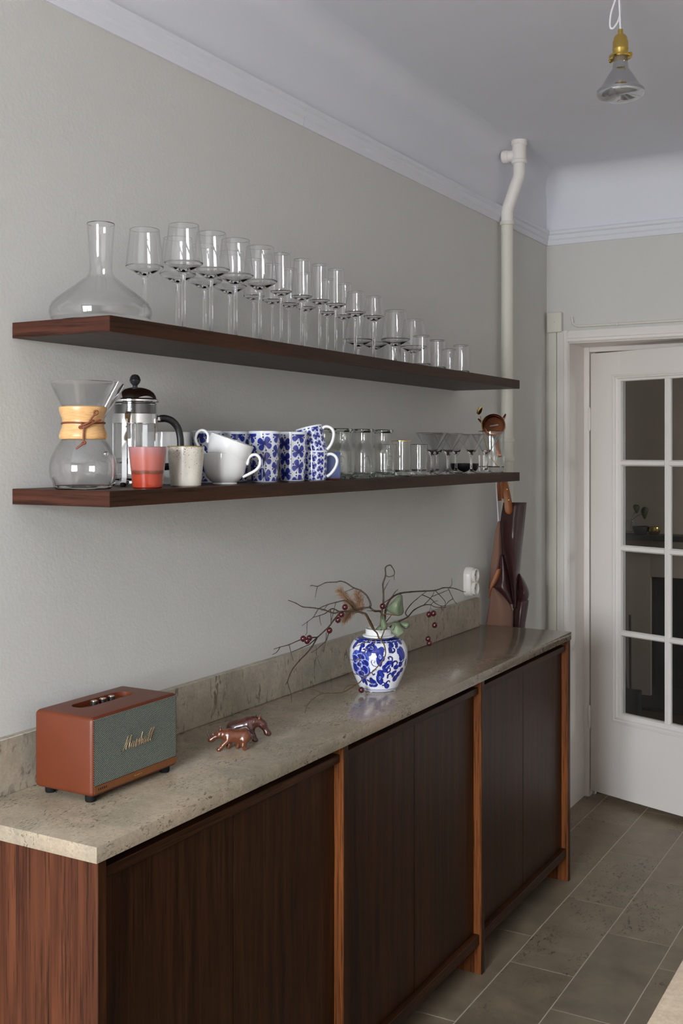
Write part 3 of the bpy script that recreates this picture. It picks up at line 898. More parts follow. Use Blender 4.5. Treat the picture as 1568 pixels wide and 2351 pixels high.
tube('cord_end', spline([K(0.002, 0.121, 0.004), K(0.0015, 0.110, 0.0055), K(0.001, 0.0985, 0.006), K(0.001, 0.091, 0.005)], 5), 0.0019, M_THONG, cx, 8)
tube('cord_tip', spline([K(0.001, 0.093, 0.004), K(0.0045, 0.0885, 0.006), K(-0.002, 0.0865, 0.007), K(0.002, 0.090, 0.003), K(-0.004, 0.084, 0.005), K(-0.013, 0.0775, 0.005)], 5), 0.0022, M_THONG, cx, 8)
tube('cord_tail', spline([K(0.012, 0.130, 0.005), K(0.018, 0.138, 0.006), K(0.024, 0.1445, 0.005)], 5), 0.0019, M_THONG, cx, 8)
tube('cord_bead', spline([K(0.024 + 0.0035 * math.cos(t), 0.146 + 0.0035 * math.sin(t), 0.006) for t in [2 * PI * k / 10 for k in range(11)]], 3), 0.0019, M_THONG, cx, 8)

fp = thing('french_press', (0.085, 1.787, LS), 'chrome framed glass french press with black ball knob and curved black handle', 'coffee press')
HA = math.radians(62)                         # handle direction in plan (towards the right in view)
lathe('glass_beaker', [(0, 0.012, 0), (0.040, 0.012, 0), (0.0445, 0.016, 0), (0.0452, 0.024, 1), (0.0452, 0.150, 1), (0.0452, 0.171, 0), (0.0440, 0.172, 0), (0.0432, 0.170, 1), (0.0432, 0.150, 1), (0.0432, 0.026, 0), (0.042, 0.0175, 0), (0, 0.0155, 0)], [M_GLASS, M_THIN], fp, 64, 30)
fr = lathe('frame_band', [(0.0465, 0.132), (0.0472, 0.1315), (0.0472, 0.1505), (0.0465, 0.151), (0.0462, 0.141)], M_CHROME, fp, 64, close_prof=True)
for k in range(4):
    a = HA + math.radians(42) + k * PI / 2
    ca, sa = math.cos(a), math.sin(a)
    hw = 0.0055
    prof2 = [(0.0466, 0.140), (0.0468, 0.100), (0.0466, 0.040), (0.0468, 0.020), (0.0490, 0.010), (0.0535, 0.003), (0.0560, 0.0020), (0.0530, 0.0015), (0.040, 0.0065), (0.020, 0.0075)]
    vs, fs = [], []
    for (r, z) in prof2:
        for t in (0.0, 0.0022):
            for s in (-hw, hw):
                rr_ = r + t
                vs.append((rr_ * ca - s * sa, rr_ * sa + s * ca, z + (0.002 if z < 0.01 and t else 0)))
    for i in range(len(prof2) - 1):
        b, c = i * 4, (i + 1) * 4
        fs += [[b, b + 1, c + 1, c], [b + 2, c + 2, c + 3, b + 3], [b, c, c + 2, b + 2], [b + 1, b + 3, c + 3, c + 1]]
    fs += [[0, 2, 3, 1], [len(vs) - 4, len(vs) - 3, len(vs) - 1, len(vs) - 2]]
    mobj('frame_leg', vs, fs, M_CHROME, fp, 40)
    lathe('rubber_foot', [(0, 0.0), (0.005, 0.0), (0.006, 0.003), (0.0055, 0.008), (0, 0.009)], M_RUBBER, fp, 14, loc=(0.0545 * ca, 0.0545 * sa, 0.0))
lathe('base_ring', [(0.037, 0.007), (0.041, 0.007), (0.041, 0.0112), (0.037, 0.0112)], M_CHROME, fp, 48, close_prof=True)
lathe('lid_skirt', [(0.0395, 0.150), (0.0425, 0.152), (0.0428, 0.176), (0.0390, 0.177)], plain('dark_chrome', (0.10, 0.10, 0.105, 1), 0.12, 1.0), fp, 56)
lathe('lid_dome', [(0.0400, 0.1745), (0.0488, 0.1750), (0.0500, 0.1765), (0.0500, 0.1800), (0.0480, 0.1815), (0.0455, 0.1830), (0.0440, 0.1875), (0.0400, 0.1945), (0.0330, 0.2005), (0.0240, 0.2045), (0.0140, 0.2065), (0.0060, 0.2070), (0, 0.2070)], M_CHROME, fp, 64, 30)
kn = lathe('lid_knob', [(0, 0.205), (0.0055, 0.206), (0.0050, 0.2095), (0.0062, 0.2120), (0.0095, 0.2155), (0.0113, 0.2205), (0.0119, 0.2212), (0.0119, 0.2218), (0.0113, 0.2225), (0.0100, 0.2280), (0.0065, 0.2325), (0, 0.2342)], M_BLACK, fp, 32, 30)
tube('plunger_rod', [(0, 0, 0.17), (0, 0, 0.062)], 0.0022, M_CHROME, fp, 10)
lathe('plunger_filter', [(0, 0.048), (0.0400, 0.048), (0.0420, 0.051), (0.0420, 0.056), (0.0400, 0.0585), (0.012, 0.060), (0.006, 0.066), (0, 0.066)], M_STEEL, fp, 48)
hx, hy = math.cos(HA), math.sin(HA)
def HP(r, z): return (r * hx, r * hy, z)
tube('handle_bracket', [HP(0.0465, 0.1410), HP(0.0650, 0.1415)], 0.0068, M_CHROME, fp, 12, squash=0.45)
tube('handle', spline([HP(0.0560, 0.1420), HP(0.0680, 0.1425), HP(0.0830, 0.1375), HP(0.0960, 0.1240), HP(0.1020, 0.1040), HP(0.1030, 0.0800), HP(0.0985, 0.0560), HP(0.088, 0.0430), HP(0.0700, 0.0400), HP(0.0480, 0.0400)], 6), 0.0078, M_BLACK, fp, 14, squash=0.85)
lathe('handle_rivet', [(0, 0), (0.0042, 0), (0.0035, 0.002), (0, 0.0025)], M_STEEL, fp, 14, loc=(0.0610 * hx + 0.0035 * hy, 0.0610 * hy - 0.0035 * hx, 0.1420), rot=(PI / 2, 0, HA))
# ================================================================== LOWER SHELF: CUPS AND MUGS
def ombre():
    g = NT('ombre_coral_glass')
    sep = g.n('ShaderNodeSeparateXYZ')
    g.l(g.coord(), sep.inputs[0])
    t = g.math('DIVIDE', sep.outputs['Z'], 0.081)
    wob = g.math('ADD', t, g.math('MULTIPLY_ADD', g.noise(g.coord(), 60, 3), 0.06, -0.03))
    c = g.ramp(wob, [(0.0, S(168, 58, 34)), (0.33, S(162, 58, 36)), (0.36, S(104, 50, 34)), (0.42, S(116, 62, 46)), (0.45, S(168, 90, 78)), (0.72, S(174, 98, 86)), (1.0, S(166, 118, 120))])
    g.set(Base_Color=c, Roughness=0.16, Transmission_Weight=0.12, Coat_Weight=0.3)
    return g.m
M_OMBRE = ombre()
def open_cup(name, prof_out, wall, mat, parent=None, seg=64, floor=0.005, loc=None, rot=None):
    inner = [(max(r - wall, 0.0), z) for r, z in reversed(prof_out) if z > floor]
    return lathe(name, prof_out + [(prof_out[-1][0] - wall * 0.5, prof_out[-1][1] + wall * 0.3)] + inner + [(inner[-1][0] * 0.7, floor), (0, floor)], mat, parent, seg, 40, loc=loc, rot=rot)
rc = open_cup('tealight_glass', [(0, 0.001), (0.027, 0.0), (0.0300, 0.002), (0.0320, 0.026), (0.0352, 0.055), (0.0378, 0.081)], 0.003, M_OMBRE, None, loc=(0.187, 1.7045, LS))
tag(rc, 'coral and pink ombre glass cup in front of the french press', 'cup')
def speckled():
    g = NT('speckled_stoneware_glaze')
    v = g.coord()
    sep = g.n('ShaderNodeSeparateXYZ'); g.l(v, sep.inputs[0])
    t = g.math('DIVIDE', sep.outputs['Z'], 0.083)
    base = g.ramp(g.noise(v, 30, 3), [(0.3, S(190, 184, 170)), (0.7, S(206, 200, 188))])
    sp = g.noise(v, 330, 2, 0.6)
    thr = g.math('ADD', sp, g.math('MULTIPLY', g.ramp(t, [(0.55, (0, 0, 0, 1)), (0.95, (1, 1, 1, 1))]), g.math('MULTIPLY', g.noise(v, 40, 3), 0.22)))
    k = g.ramp(thr, [(0.675, (0, 0, 0, 1)), (0.72, (1, 1, 1, 1))])
    c = g.mix(k, base, S(104, 76, 56))
    rimc = g.ramp(t, [(0.975, (0, 0, 0, 1)), (0.99, (1, 1, 1, 1))])
    c = g.mix(rimc, c, S(140, 122, 74))
    g.set(Base_Color=c, Roughness=0.3, Coat_Weight=0.15)
    return g.m
bc = open_cup('stoneware_cup', [(0, 0.001), (0.029, 0.0), (0.0315, 0.002), (0.0345, 0.035), (0.0372, 0.065), (0.0384, 0.083)], 0.0035, speckled(), None, loc=(0.187, 1.8275, LS))
tag(bc, 'cream speckled stoneware cup right of the coral ombre glass', 'cup')

CUPP = [(0, 0.002), (0.024, 0.002), (0.0255, 0.0), (0.0272, 0.0005), (0.0268, 0.004), (0.030, 0.0065), (0.0385, 0.0145), (0.0445, 0.0265), (0.0480, 0.0420), (0.0495, 0.0580), (0.0500, 0.0680)]
def tea_cup(loc, rz, label, tilt=None):
    t = thing('tea_cup', loc, label, 'cup', 'white porcelain tea cups', rz)
    open_cup('bowl', CUPP, 0.0026, M_CHINA, t, 72, 0.006)
    tube('handle', spline([(0.0475, 0, 0.049), (0.0500, 0, 0.0445), (0.0515, 0, 0.0485), (0.0535, 0, 0.0575), (0.0615, 0, 0.0645), (0.0715, 0, 0.0645), (0.0785, 0, 0.0560), (0.0780, 0, 0.0420), (0.0690, 0, 0.0310), (0.0560, 0, 0.0235), (0.0410, 0, 0.0160)], 6), 0.0034, M_CHINA, t, 12, squash=1.25)
    if tilt is not None:
        t.rotation_mode = 'XYZ'
        t.rotation_euler = tilt
    return t
VR = math.radians(29.66)                # direction "to the right in the view" in plan
tea_cup((0.170, 1.989, LS), VR - 0.10, 'white porcelain tea cup standing upright with its handle to the right')
# upper cup leans in the lower one, handle to the left, rim falling to the right
_T = Matrix.Rotation(VR, 4, 'Z') @ Matrix.Rotation(math.radians(20), 4, 'Y') @ Matrix.Rotation(PI, 4, 'Z')
uc = tea_cup((0.170, 1.989, LS), 0, 'white porcelain tea cup stacked tilted inside the upright one, handle to the left')
uc.matrix_world = Matrix.Translation((0.170 - 0.006 * math.cos(VR), 1.989 - 0.006 * math.sin(VR), LS + 0.0345)) @ _T
wb = open_cup('serving_bowl', [(0, 0.002), (0.030, 0.002), (0.033, 0.0), (0.035, 0.001), (0.036, 0.006), (0.046, 0.022), (0.0515, 0.050), (0.0538, 0.085), (0.0542, 0.115)], 0.003, M_CHINA, None, 72, 0.007, loc=(0.047, 1.937, LS))
tag(wb, 'plain white porcelain bowl at the back, half hidden behind the press handle', 'bowl')

# --- blue flower print, computed as a flat print on the cup wall (vertex colours)
def flower_print(U, V, pitch_u, pitch_v, seed, stagger=0.5, size=1.0):
    """U, V in metres along the wall. returns blue coverage 0..1 and tone"""
    rg_ = np.random.default_rng(seed)
    cov = np.zeros_like(U); tone = np.zeros_like(U)
    ncol = int(np.ceil(U.max() / pitch_u)) + 1
    nrow = int(np.ceil(V.max() / pitch_v)) + 1
    for c in range(-1, ncol + 1):
        off = stagger * pitch_v if c % 2 else 0.0
        for r in range(-1, nrow + 1):
            cu, cv = (c + 0.5) * pitch_u, (r + 0.48) * pitch_v + off
            th = rg_.uniform(-0.5, 0.5)
            X = (U - cu) / (pitch_v * size); Y = (V - cv) / (pitch_v * size)
            sel = (np.abs(X) < 0.62) & (np.abs(Y) < 0.62)
            if not sel.any(): continue
            x = X[sel] * math.cos(th) + Y[sel] * math.sin(th); y = -X[sel] * math.sin(th) + Y[sel] * math.cos(th)
            k = np.zeros_like(x); tn = np.zeros_like(x)
            for ang, L, Wd in ((0.74, 0.31, 0.185), (PI - 0.74, 0.31, 0.185), (PI + 0.66, 0.29, 0.175), (-0.66, 0.29, 0.175)):
                ca, sa = math.cos(ang), math.sin(ang)
                p = x * ca + y * sa; q = -x * sa + y * ca
                wloc = Wd * (0.30 + 1.20 * np.clip(p / 0.5, 0, 1))
                d = ((p - 0.245) / 0.245) ** 2 + (q / np.maximum(wloc, 0.01)) ** 2
                ins_ = d < 1
                k[ins_] = 1; tn[ins_] = np.clip(p[ins_] / 0.5, 0, 1)
            for ang in (0.05, PI / 2, PI - 0.05, -PI / 2):
                ca, sa = math.cos(ang), math.sin(ang)
                p = x * ca + y * sa; q = -x * sa + y * ca
                ln = (p > 0.05) & (p < 0.40) & (np.abs(q) < 0.016)
                dt = (p - 0.42) ** 2 + q ** 2 < 0.058 ** 2
                k[ln | dt] = 1
            cs = cov[sel]; ts = tone[sel]
            upd = k > cs
            cs[upd] = k[upd]; ts[upd] = tn[upd]
            cov[sel] = cs; tone[sel] = ts
    return cov, tone
def vcol_mat(name, attr, rough=0.1, coat=0.4):
    g = NT(name)
    a = g.n('ShaderNodeVertexColor'); a.layer_name = attr
    g.set(Base_Color=a.outputs['Color'], Roughness=rough, Coat_Weight=coat, Coat_Roughness=0.04)
    return g.m
M_PRINT = vcol_mat('printed_porcelain', 'print')
WHITE_L = np.array(S(222, 226, 232)[:3]); BLUE_D = np.array(S(20, 24, 100)[:3]); BLUE_L = np.array(S(48, 62, 164)[:3])

def printed_wall(name, h, r0, r1, wall, pitch_u, pitch_v, seed, parent, segA=260, segZ=150, size=1.03, margin=0.006):
    zs = np.linspace(0.0, 1.0, segZ)
    prof_z = 0.003 + zs * (h - 0.004)
    bulge = lambda z: r0 + (r1 - r0) * (z / h) 
    th = np.linspace(0, 2 * PI, segA, endpoint=False)
    TH, ZZ = np.meshgrid(th, prof_z)
    RR = bulge(ZZ)
    verts = np.stack([RR * np.cos(TH), RR * np.sin(TH), ZZ], -1).reshape(-1, 3)
    circ = 2 * PI * (r0 + r1) / 2
    n = max(2, int(round(circ / pitch_u / 2)) * 2)
    U = TH / (2 * PI) * n * pitch_u
    cov, tone = flower_print(U, ZZ, pitch_u, pitch_v, seed, size=size)
    cov[(ZZ > h - margin) | (ZZ < margin * 0.6)] = 0
    col = WHITE_L[None, None, :] * (1 - cov[..., None]) + cov[..., None] * (BLUE_D * (1 - tone[..., None]) + BLUE_L * tone[..., None])
    faces = []
    for i in range(segZ - 1):
        a, b = i * segA, (i + 1) * segA
        for k in range(segA):
            k2 = (k + 1) % segA
            faces.append((a + k, a + k2, b + k2, b + k))
    cols = np.concatenate([col.reshape(-1, 3), np.ones((col.size // 3, 1))], 1)
    # plain white rim, inside and foot complete the shell
    extra = [(r1 - wall * 0.35, h), (r1 - wall, h - 0.001), ((r0 + r1) / 2 - wall, h * 0.5), (r0 - wall, 0.008), (r0 * 0.6, 0.005), (0.0005, 0.005)]
    foot = [(r0 - 0.0015, 0.0005), (r0 - 0.004, 0.0), (r0 - 0.006, 0.0014), (0.0005, 0.0014)]
    allv = [tuple(v) for v in verts]
    def ring(r, z):
        s = len(allv)
        allv.extend([(r * math.cos(t), r * math.sin(t), z) for t in th])
        return s
    prev = (segZ - 1) * segA
    for r, z in extra:
        s = ring(r, z)
        faces += [(prev + k, prev + (k + 1) % segA, s + (k + 1) % segA, s + k) for k in range(segA)]
        prev = s
    prev = 0
    for r, z in foot:
        s = ring(r, z)
        faces += [(prev + (k + 1) % segA, prev + k, s + k, s + (k + 1) % segA) for k in range(segA)]
        prev = s
    w = np.ones((len(allv) - len(cols), 4)); w[:, :3] = WHITE_L
    cols = np.concatenate([cols, w], 0).astype(np.float32)
    me = bpy.data.meshes.new(name)
    me.from_pydata(allv, [], faces)
    at = me.color_attributes.new('print', 'FLOAT_COLOR', 'POINT')
    at.data.foreach_set('color', cols.ravel())
    me.materials.append(M_PRINT)
    me.polygons.foreach_set('use_smooth', [True] * len(me.polygons))
    me.set_sharp_from_angle(angle=math.radians(50))
    o = bpy.data.objects.new(name, me)
    return link(o, parent)

def tall_mug(loc, label, seed, rz):
    t = thing('tall_mug', loc, label, 'mug', 'tall blue flowered mugs', rz)
    printed_wall('mug_body', 0.120, 0.0305, 0.0372, 0.003, 0.0375, 0.0365, seed, t)
    return t
m0 = tall_mug((0.165, 2.154, LS), 'tall white mug with large blue flowers, frontmost, right of the white cup handle', 3, 0.6)
tall_mug((0.165, 2.276, LS), 'tall white mug with large blue flowers, right-hand one beside the stacked small mugs', 11, 2.1)
m3 = thing('tall_mug', (0.072, 2.165, LS), 'tall white mug with large blue flowers at the back, behind the white tea cups', 'mug', 'tall blue flowered mugs', 4.0)
_c = m0.children[0].copy(); link(_c, m3)
m4 = thing('tall_mug', (0.066, 2.065, LS), 'tall blue flowered mug at the back, mostly hidden by the tilted cup', 'mug', 'tall blue flowered mugs', 1.2)
_c = m0.children[0].copy(); link(_c, m4)

def small_mug(loc, label, seed, rz):
    t = thing('small_mug', loc, label, 'mug', 'small blue flowered mugs')
    printed_wall('mug_body', 0.075, 0.0315, 0.0350, 0.0026, 0.0195, 0.0190, seed, t, 300, 120, 1.03, 0.004)
    tube('handle', spline([(0.0335, 0, 0.0640), (0.0430, 0, 0.0665), (0.0540, 0, 0.0610), (0.0590, 0, 0.0490), (0.0545, 0, 0.0330), (0.0440, 0, 0.0180), (0.0335, 0, 0.0100)], 6), 0.0040, M_CHINA, t, 12, squash=1.35)
    t.rotation_euler = (0, 0, rz)
    return t
sm0 = small_mug((0.178, 2.356, LS), 'small blue flowered mug standing under its stacked twin, handle to the right', 21, VR - 0.05)
sm1 = small_mug((0.172, 2.349, LS), 'small blue flowered mug stacked on top and tilted, handle to the right', 22, 0)
sm1.matrix_world = Matrix.Translation((0.182, 2.357, LS + 0.0605)) @ Matrix.Rotation(VR - 0.15, 4, 'Z') @ Matrix.Rotation(math.radians(-13), 4, 'Y')
M_PERI = plain('periwinkle_glaze', S(108, 126, 190), 0.22, coat=0.25)
M_TERRA = plain('terracotta_foot', S(140, 66, 40), 0.7)
for (x, y), lab in (((0.17, 2.452), 'periwinkle blue ceramic beaker with terracotta foot, beside the glass jars'), ((0.095, 2.47), 'periwinkle blue ceramic beaker at the back, peeking out behind the flowered mug')):
    t = thing('ceramic_beaker', (x, y, LS), lab, 'beaker', 'periwinkle beakers')
    open_cup('beaker_body', [(0, 0.003), (0.0260, 0.003), (0.0275, 0.0045), (0.0272, 0.020), (0.0262, 0.045), (0.0255, 0.062), (0.0258, 0.066), (0.0268, 0.068), (0.0268, 0.070)], 0.003, M_PERI, t, 56, 0.007)
    lathe('clay_foot', [(0, 0.0), (0.025, 0.0), (0.0265, 0.0015), (0.0265, 0.0034), (0, 0.0034)], M_TERRA, t, 48)

# --- jars
def jar_proto():
    t = thing('glass_jar', (0, 0, LS), 'jar', 'jar', 'thick glass juice jars')
    O = [(0, 0.004, 0), (0.024, 0.003, 0), (0.029, 0.0, 0), (0.0325, 0.0015, 0), (0.0345, 0.006, 0), (0.0350, 0.014, 1), (0.0350, 0.066, 1), (0.0342, 0.074, 1), (0.0308, 0.083, 1), (0.0262, 0.0915, 1), (0.0240, 0.099, 1), (0.0238, 0.108, 1), (0.0246, 0.124, 0), (0.0280, 0.1270, 0), (0.0300, 0.1285, 0), (0.0300, 0.1320, 0), (0.0285, 0.1338, 0)]
    I = [(0.0248, 0.1335, 0), (0.0232, 0.130, 0), (0.0222, 0.124, 1), (0.0212, 0.108, 1), (0.0214, 0.099, 1), (0.0236, 0.0915, 1), (0.0282, 0.082, 1), (0.0315, 0.073, 1), (0.0322, 0.066, 1), (0.0322, 0.016, 0), (0.031, 0.010, 0), (0.026, 0.008, 0), (0, 0.0095, 0)]
    lathe('jar_body', O + I, [M_GREENISH, M_THIN_JAR], t, 56, 30)
    # embossed arch mark on the wall
    def on(a, z, r=0.0352): return (r * math.cos(a), r * math.sin(a), z)
    A0 = math.radians(-42)
    arc = [on(A0 - 0.34, 0.012)] + [on(A0 - 0.34 * math.cos(tt), 0.040 + 0.020 * math.sin(tt)) for tt in [PI * k / 12 for k in range(13)]] + [on(A0 + 0.34, 0.012)]
    tube('embossed_arch', arc, 0.0009, M_GREENISH, t, 6)
    tube('embossed_mark', spline([on(A0 + 0.16 * math.cos(tt) * (1 - 0.25 * math.sin(tt)), 0.035 + 0.011 * math.sin(tt)) for tt in [2 * PI * k / 14 for k in range(15)]], 2), 0.0010, M_GREENISH, t, 6)
    tube('embossed_mark', spline([on(A0 + 0.08 * math.cos(tt), 0.034 + 0.005 * math.sin(tt)) for tt in [2 * PI * k / 10 for k in range(11)]], 2), 0.0008, M_GREENISH, t, 6)
    return t
jp = jar_proto()
jars = [((0.165, 2.638), 'wide-mouthed embossed glass jar, third of the jars and frontmost'), ((0.165, 2.756), 'wide-mouthed embossed glass jar at the right, beside the gold-rimmed tumbler'),
        ((0.150, 2.546), 'wide-mouthed embossed glass jar right behind the periwinkle beaker'), ((0.075, 2.575), 'wide-mouthed embossed glass jar at the back, left, behind the small mug handles'),
        ((0.070, 2.700), 'wide-mouthed embossed glass jar at the back, seen between the two front ones')]
for k, ((x, y), lab) in enumerate(jars):
    if k == 0:
        jp.location = (x, y, LS); jp['label'] = lab
    else:
        copy_tree(jp, (x, y, LS), [0, 0.25, -0.3, 1.6, 2.2][k], lab)

def rocks(loc, label, h, r, gold):
    t = thing('tumbler_glass', loc, label, 'tumbler', 'straight tumblers on the lower shelf')
    b = tumbler('tumbler_body', h, r, r - 0.001, 0.013, 0.0016, 56, [M_GREENISH, M_THIN_JAR])
    b.parent = t
    if gold:
        lathe('gold_rim', [(r + 0.0002, h - 0.0022), (r + 0.0003, h), (r - 0.0012, h + 0.0004), (r - 0.0018, h - 0.0012)], M_GOLD, t, 56)
    return t
rocks((0.17, 2.861, LS), 'heavy-bottomed straight tumbler with a thin gold rim, beside the jars', 0.104, 0.0285, True)
rocks((0.165, 2.990, LS), 'heavy-bottomed straight tumbler left of the cocktail glasses', 0.094, 0.0265, False)
rocks((0.085, 2.945, LS), 'heavy-bottomed straight tumbler at the back, between the two front ones', 0.094, 0.0265, False)

def martini_proto():
    o = [(0, 0.0, 0), (0.020, 0.0006, 0), (0.0300, 0.0005, 0), (0.0302, 0.0015, 0), (0.0200, 0.0045, 0), (0.0085, 0.0095, 0), (0.0048, 0.0150, 0), (0.0040, 0.025, 0), (0.0042, 0.050, 0), (0.0052, 0.0575, 0), (0.0085, 0.0640, 0), (0.0170, 0.078, 1), (0.0300, 0.0985, 1), (0.0460, 0.1240, 1), (0.0495, 0.1295, 0)]
    i = [(0.0491, 0.1302, 0), (0.0484, 0.1296, 1), (0.0448, 0.1240, 1), (0.0288, 0.0985, 1), (0.0156, 0.0785, 0), (0.0060, 0.0672, 0), (0, 0.0645, 0)]
    return lathe('cocktail_glass', o + i, [M_GLASS, M_THIN], None, 56, 28)
row(martini_proto(), [(0.17, 3.0735), (0.17, 3.191), (0.17, 3.3805), (0.172, 3.506), (0.07, 3.330), (0.07, 3.484)],
    ['small conical cocktail glass, leftmost in the front row beside the tumbler', 'small conical cocktail glass, second from left in the front row', 'small conical cocktail glass, third in the front row, left of the mixing glass',
     'small conical cocktail glass right in front of the mixing glass', 'small conical cocktail glass at the back, left of the black dish', 'small conical cocktail glass at the back, in front of the black dish'],
    'cocktail glass', 'conical cocktail glasses on the lower shelf', LS)
bd = open_cup('black_dish', [(0, 0.001), (0.034, 0.0), (0.038, 0.002), (0.046, 0.012), (0.0495, 0.024), (0.050, 0.030)], 0.003, M_BLACK, None, 48, 0.005, loc=(0.052, 3.600, LS))
tag(bd, 'low black dish at the wall behind the cocktail glasses', 'dish')

# mixing glass with strainer and bar spoon
MX, MY = 0.150, 3.607
mg = lathe('mixing_glass', [(0, 0.002, 0), (0.038, 0.0, 0), (0.0430, 0.003, 0), (0.0445, 0.012, 0), (0.0450, 0.060, 1), (0.0455, 0.110, 1), (0.0462, 0.142, 0), (0.0455, 0.1445, 0), (0.0432, 0.142, 1), (0.0424, 0.110, 1), (0.0418, 0.060, 1), (0.0408, 0.022, 0), (0.034, 0.018, 0), (0, 0.018, 0)], [M_GLASS, M_THIN_JAR], None, 64, 30, loc=(MX, MY, LS))
tag(mg, 'tall straight cocktail mixing glass with thick base at the right end of the lower shelf', 'mixing glass')
stn = thing('cocktail_strainer', (MX, MY, LS + 0.170), 'copper coiled-spring cocktail strainer leaning in the mixing glass', 'strainer')
st = bpy.data.objects.new('strainer_head', None)
Rs = Matrix.Rotation(math.radians(22), 4, 'Z') @ Matrix.Rotation(math.radians(74), 4, 'X') @ Matrix.Rotation(math.radians(10), 4, 'Z')
stn.matrix_world = Matrix.Translation((MX + 0.004, MY + 0.010, LS + 0.165)) @ Rs
lathe('strainer_plate', [(0, 0.0), (0.028, 0.0), (0.0295, -0.002), (0.0345, -0.002), (0.0360, 0.0005), (0.0405, 0.0005), (0.0410, 0.0015), (0.0360, 0.0020), (0.0345, 0.0000), (0.0300, 0.0005), (0.028, 0.0022), (0, 0.0022)], M_COPPER, stn, 56)
sp = []
for k in range(0, 600):
    a = math.radians(-75) + math.radians(330) * k / 599
    c_ = 2 * PI * 70 * k / 599
    r = 0.0400 + 0.0030 * math.cos(c_)
    sp.append((r * math.cos(a + PI / 2), r * math.sin(a + PI / 2), -0.003 + 0.0030 * math.sin(c_)))
tube('spring_coil', sp, 0.00055, M_STEEL, stn, 5)
for s in (1, -1):
    extrude_poly('rest_ear', [(s * 0.0360, 0.022), (s * 0.0475, 0.0345), (s * 0.0505, 0.0310), (s * 0.0415, 0.0125)], 'Z', 0.0004, 0.0020, M_COPPER, stn, 30, 0.0006)
for dx, dy in ((0.0, 0.021), (0.0095, 0.018), (-0.0095, 0.018), (0.004, 0.012), (-0.004, 0.012)):
    lathe('strainer_hole', [(0, 0), (0.0017, 0), (0.0017, 0.0004), (0, 0.0004)], M_CHROME, stn, 10, loc=(dx, dy, 0.0021))
box('engraved_bar', -0.014, 0.016, -0.004, 0.000, 0.0021, 0.0025, M_STEEL, stn)
extrude_poly('strainer_handle', [(-0.010, -0.038), (0.010, -0.038), (0.0075, -0.060), (0.0065, -0.118), (-0.0065, -0.118), (-0.0075, -0.060)], 'Z', 0.0002, 0.0020, M_COPPER, stn, 30, 0.0006)
bs = thing('bar_spoon', (0, 0, 0), 'gold bar spoon standing in the mixing glass beside the strainer', 'spoon')
tube('spoon_shaft', spline([(0.160, 3.622, LS + 0.0205), (0.140, 3.604, LS + 0.075), (0.126, 3.590, LS + 0.135), (0.124, 3.577, LS + 0.180), (0.123, 3.571, LS + 0.196)], 5), 0.0016, M_GOLD, bs, 8)
sv, sf, _ = lathe_data([(0, -0.0015), (0.5, -0.0012), (0.92, 0.0012), (1.0, 0.0030), (0.94, 0.0034), (0.5, 0.0006), (0, 0.0002)], 28)
sv = [(x * 0.0085, y * 0.0205, z * 1.6) for x, y, z in sv]
bo = mobj('spoon_bowl', sv, sf, M_GOLD, bs, 50)
bo.matrix_world = Matrix.Translation((0.120, 3.566, LS + 0.213)) @ Matrix.Rotation(math.radians(40), 4, 'Z') @ Matrix.Rotation(math.radians(35), 4, 'Y') @ Matrix.Rotation(math.radians(62), 4, 'X')
lathe('spoon_disc', [(0, 0), (0.012, 0.0), (0.0125, 0.0015), (0.003, 0.003), (0, 0.003)], M_GOLD, bs, 24, loc=(0.160, 3.622, LS + 0.0185))
